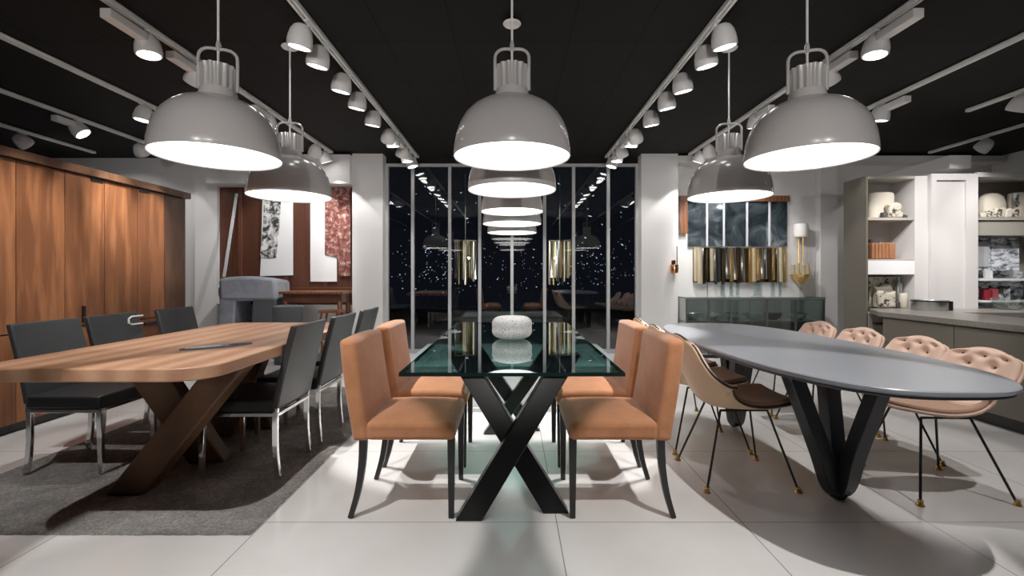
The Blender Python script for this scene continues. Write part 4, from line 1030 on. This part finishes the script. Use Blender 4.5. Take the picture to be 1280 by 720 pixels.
# display shelf things
r1 = pz(272, D) + 0.002
jar('white dome shaped jar on the top display shelf', 1239, r1, 16.5, 33, 'cream', d=5.18, shape=[(0.0, 0.0), (0.95, 0.0), (1.0, 0.3), (0.97, 0.6), (0.8, 0.85), (0.45, 0.97), (0.0, 1.0)])
j = jar('white cylinder jar with black label at the right edge of the top display shelf', 1275, r1, 14, 33, 'cream', d=5.18)
obj('jar_label', B(KX(1269, 5.08), KX(1276, 5.08), 5.088, 5.096, pz(255, 5.08), pz(241, 5.08)), 'bw', j, smooth=False)
for k, (xx_, w_, h_, mm, lab) in enumerate([(1228, 7, 6, 'cream', 'pale shell at the left end of the driftwood pieces on the top display shelf'), (1237, 9, 9, 'creamdark', 'dark streaked shell second from the left on the top display shelf'), (1248, 13, 12, 'creamdark', 'largest black and cream shell on the top display shelf'), (1259, 9, 11, 'cream', 'plain cream shell right of the largest shell'), (1270, 11, 10, 'creamdark', 'streaked shell in front of the labelled jar')]):
    rock(lab, xx_, r1, w_, h_, 0.045, mm, 5.035, 10 + k, 'seashell', 'shell', 'shells on the top display shelf')
r2 = pz(376, D) + 0.002
jar('dark red round jar on the lower display shelf', 1235, r2, 5.0, 13, 'red', d=5.08)
one('gift_box', 'raspberry red box beside the dark red jar', 'box', B(KX(1247), KX(1258), 5.08, 5.2, r2, r2 + 0.13), 'pinkred', bev=0.004, smooth=False)
one('gift_box', 'white patterned box at the right of the raspberry box', 'box', B(KX(1259), KX(1273), 5.08, 5.2, r2, r2 + 0.16), 'bw', bev=0.004, smooth=False)
jar('clear glass bowl on the counter below the display shelves', 1262, 0.802, 17, 14, 'clear', 'glass_bowl', 'bowl', 4.80, ys=1, shape=[(0.0, 0.0), (0.6, 0.0), (0.85, 0.3), (1.0, 1.0), (0.96, 1.0), (0.8, 0.3), (0.0, 0.05)])

# ------------------------------------------------------------------ kitchen counter
KF = 3.65
one('kitchen_worktop', 'long grey stone worktop running along the right side', 'worktop', prism([(KF - 0.02, 2.32), (4.35, 2.32), (4.35, 4.45), (5.75, 4.45), (5.75, 4.99), (x0 + 0.005, 4.99), (KF - 0.02, 4.56)], 0.752, 0.80), 'counter', bev=0.004, smooth=False)
kys = [4.53, 3.80, 3.07, 2.34, 1.61]
kl = ['taupe base cabinet under the far end of the worktop, nearest the tall unit', 'taupe base cabinet at the right edge of the photo, behind the nearest pink chair', 'taupe base cabinet just beyond the right edge of the photo']
for k in range(3):
    b1, b0 = kys[k], kys[k + 1]
    t = thing('base_cabinet', kl[k], 'cabinet', (KF + 0.3, (b0 + b1) / 2, 0), group='taupe base cabinets')
    obj('carcass', B(KF + 0.022, 4.33, b0 + 0.001, b1 - 0.001, 0.10, 0.75), 'taupe', t, smooth=False)
    obj('toe_kick', B(KF + 0.08, 4.3, b0 + 0.001, b1 - 0.001, 0.0, 0.10), 'black', t, smooth=False)
    obj('drawer', B(KF, KF + 0.022, b0 + 0.003, b1 - 0.003, 0.515, 0.738), 'taupe', t, smooth=False, bev=0.003)
    obj('drawer', B(KF, KF + 0.022, b0 + 0.003, b1 - 0.003, 0.11, 0.509), 'taupe', t, smooth=False, bev=0.003)
t = thing('metal_bowl', 'round silver metal bowl standing on the worktop before the white cabinet', 'bowl', (KX(1162, 4.75), 4.75, 0.801))
bx_, by_ = KX(1162, 4.75), 4.75
obj('bowl_ring', LA([(0.148, 0.0), (0.152, 0.01), (0.152, 0.098), (0.146, 0.1), (0.142, 0.095), (0.142, 0.012), (0.0, 0.01)], 40, (bx_, by_, 0.801), cap0=True), 'steel', t)
obj('dark_band', B(bx_ + 0.085, bx_ + 0.115, by_ - 0.135, by_ - 0.10, 0.803, 0.898), 'black', t, smooth=False)
obj('rim_ring', LA([(0.15, 0.088), (0.1545, 0.09), (0.1545, 0.10), (0.15, 0.102)], 40, (bx_, by_, 0.801)), 'black', t)
one('back_counter_base', 'taupe base cabinet below the display shelves', 'cabinet', B(4.36, 5.7, 4.5, 4.98, 0.0, 0.75), 'taupe', smooth=False)
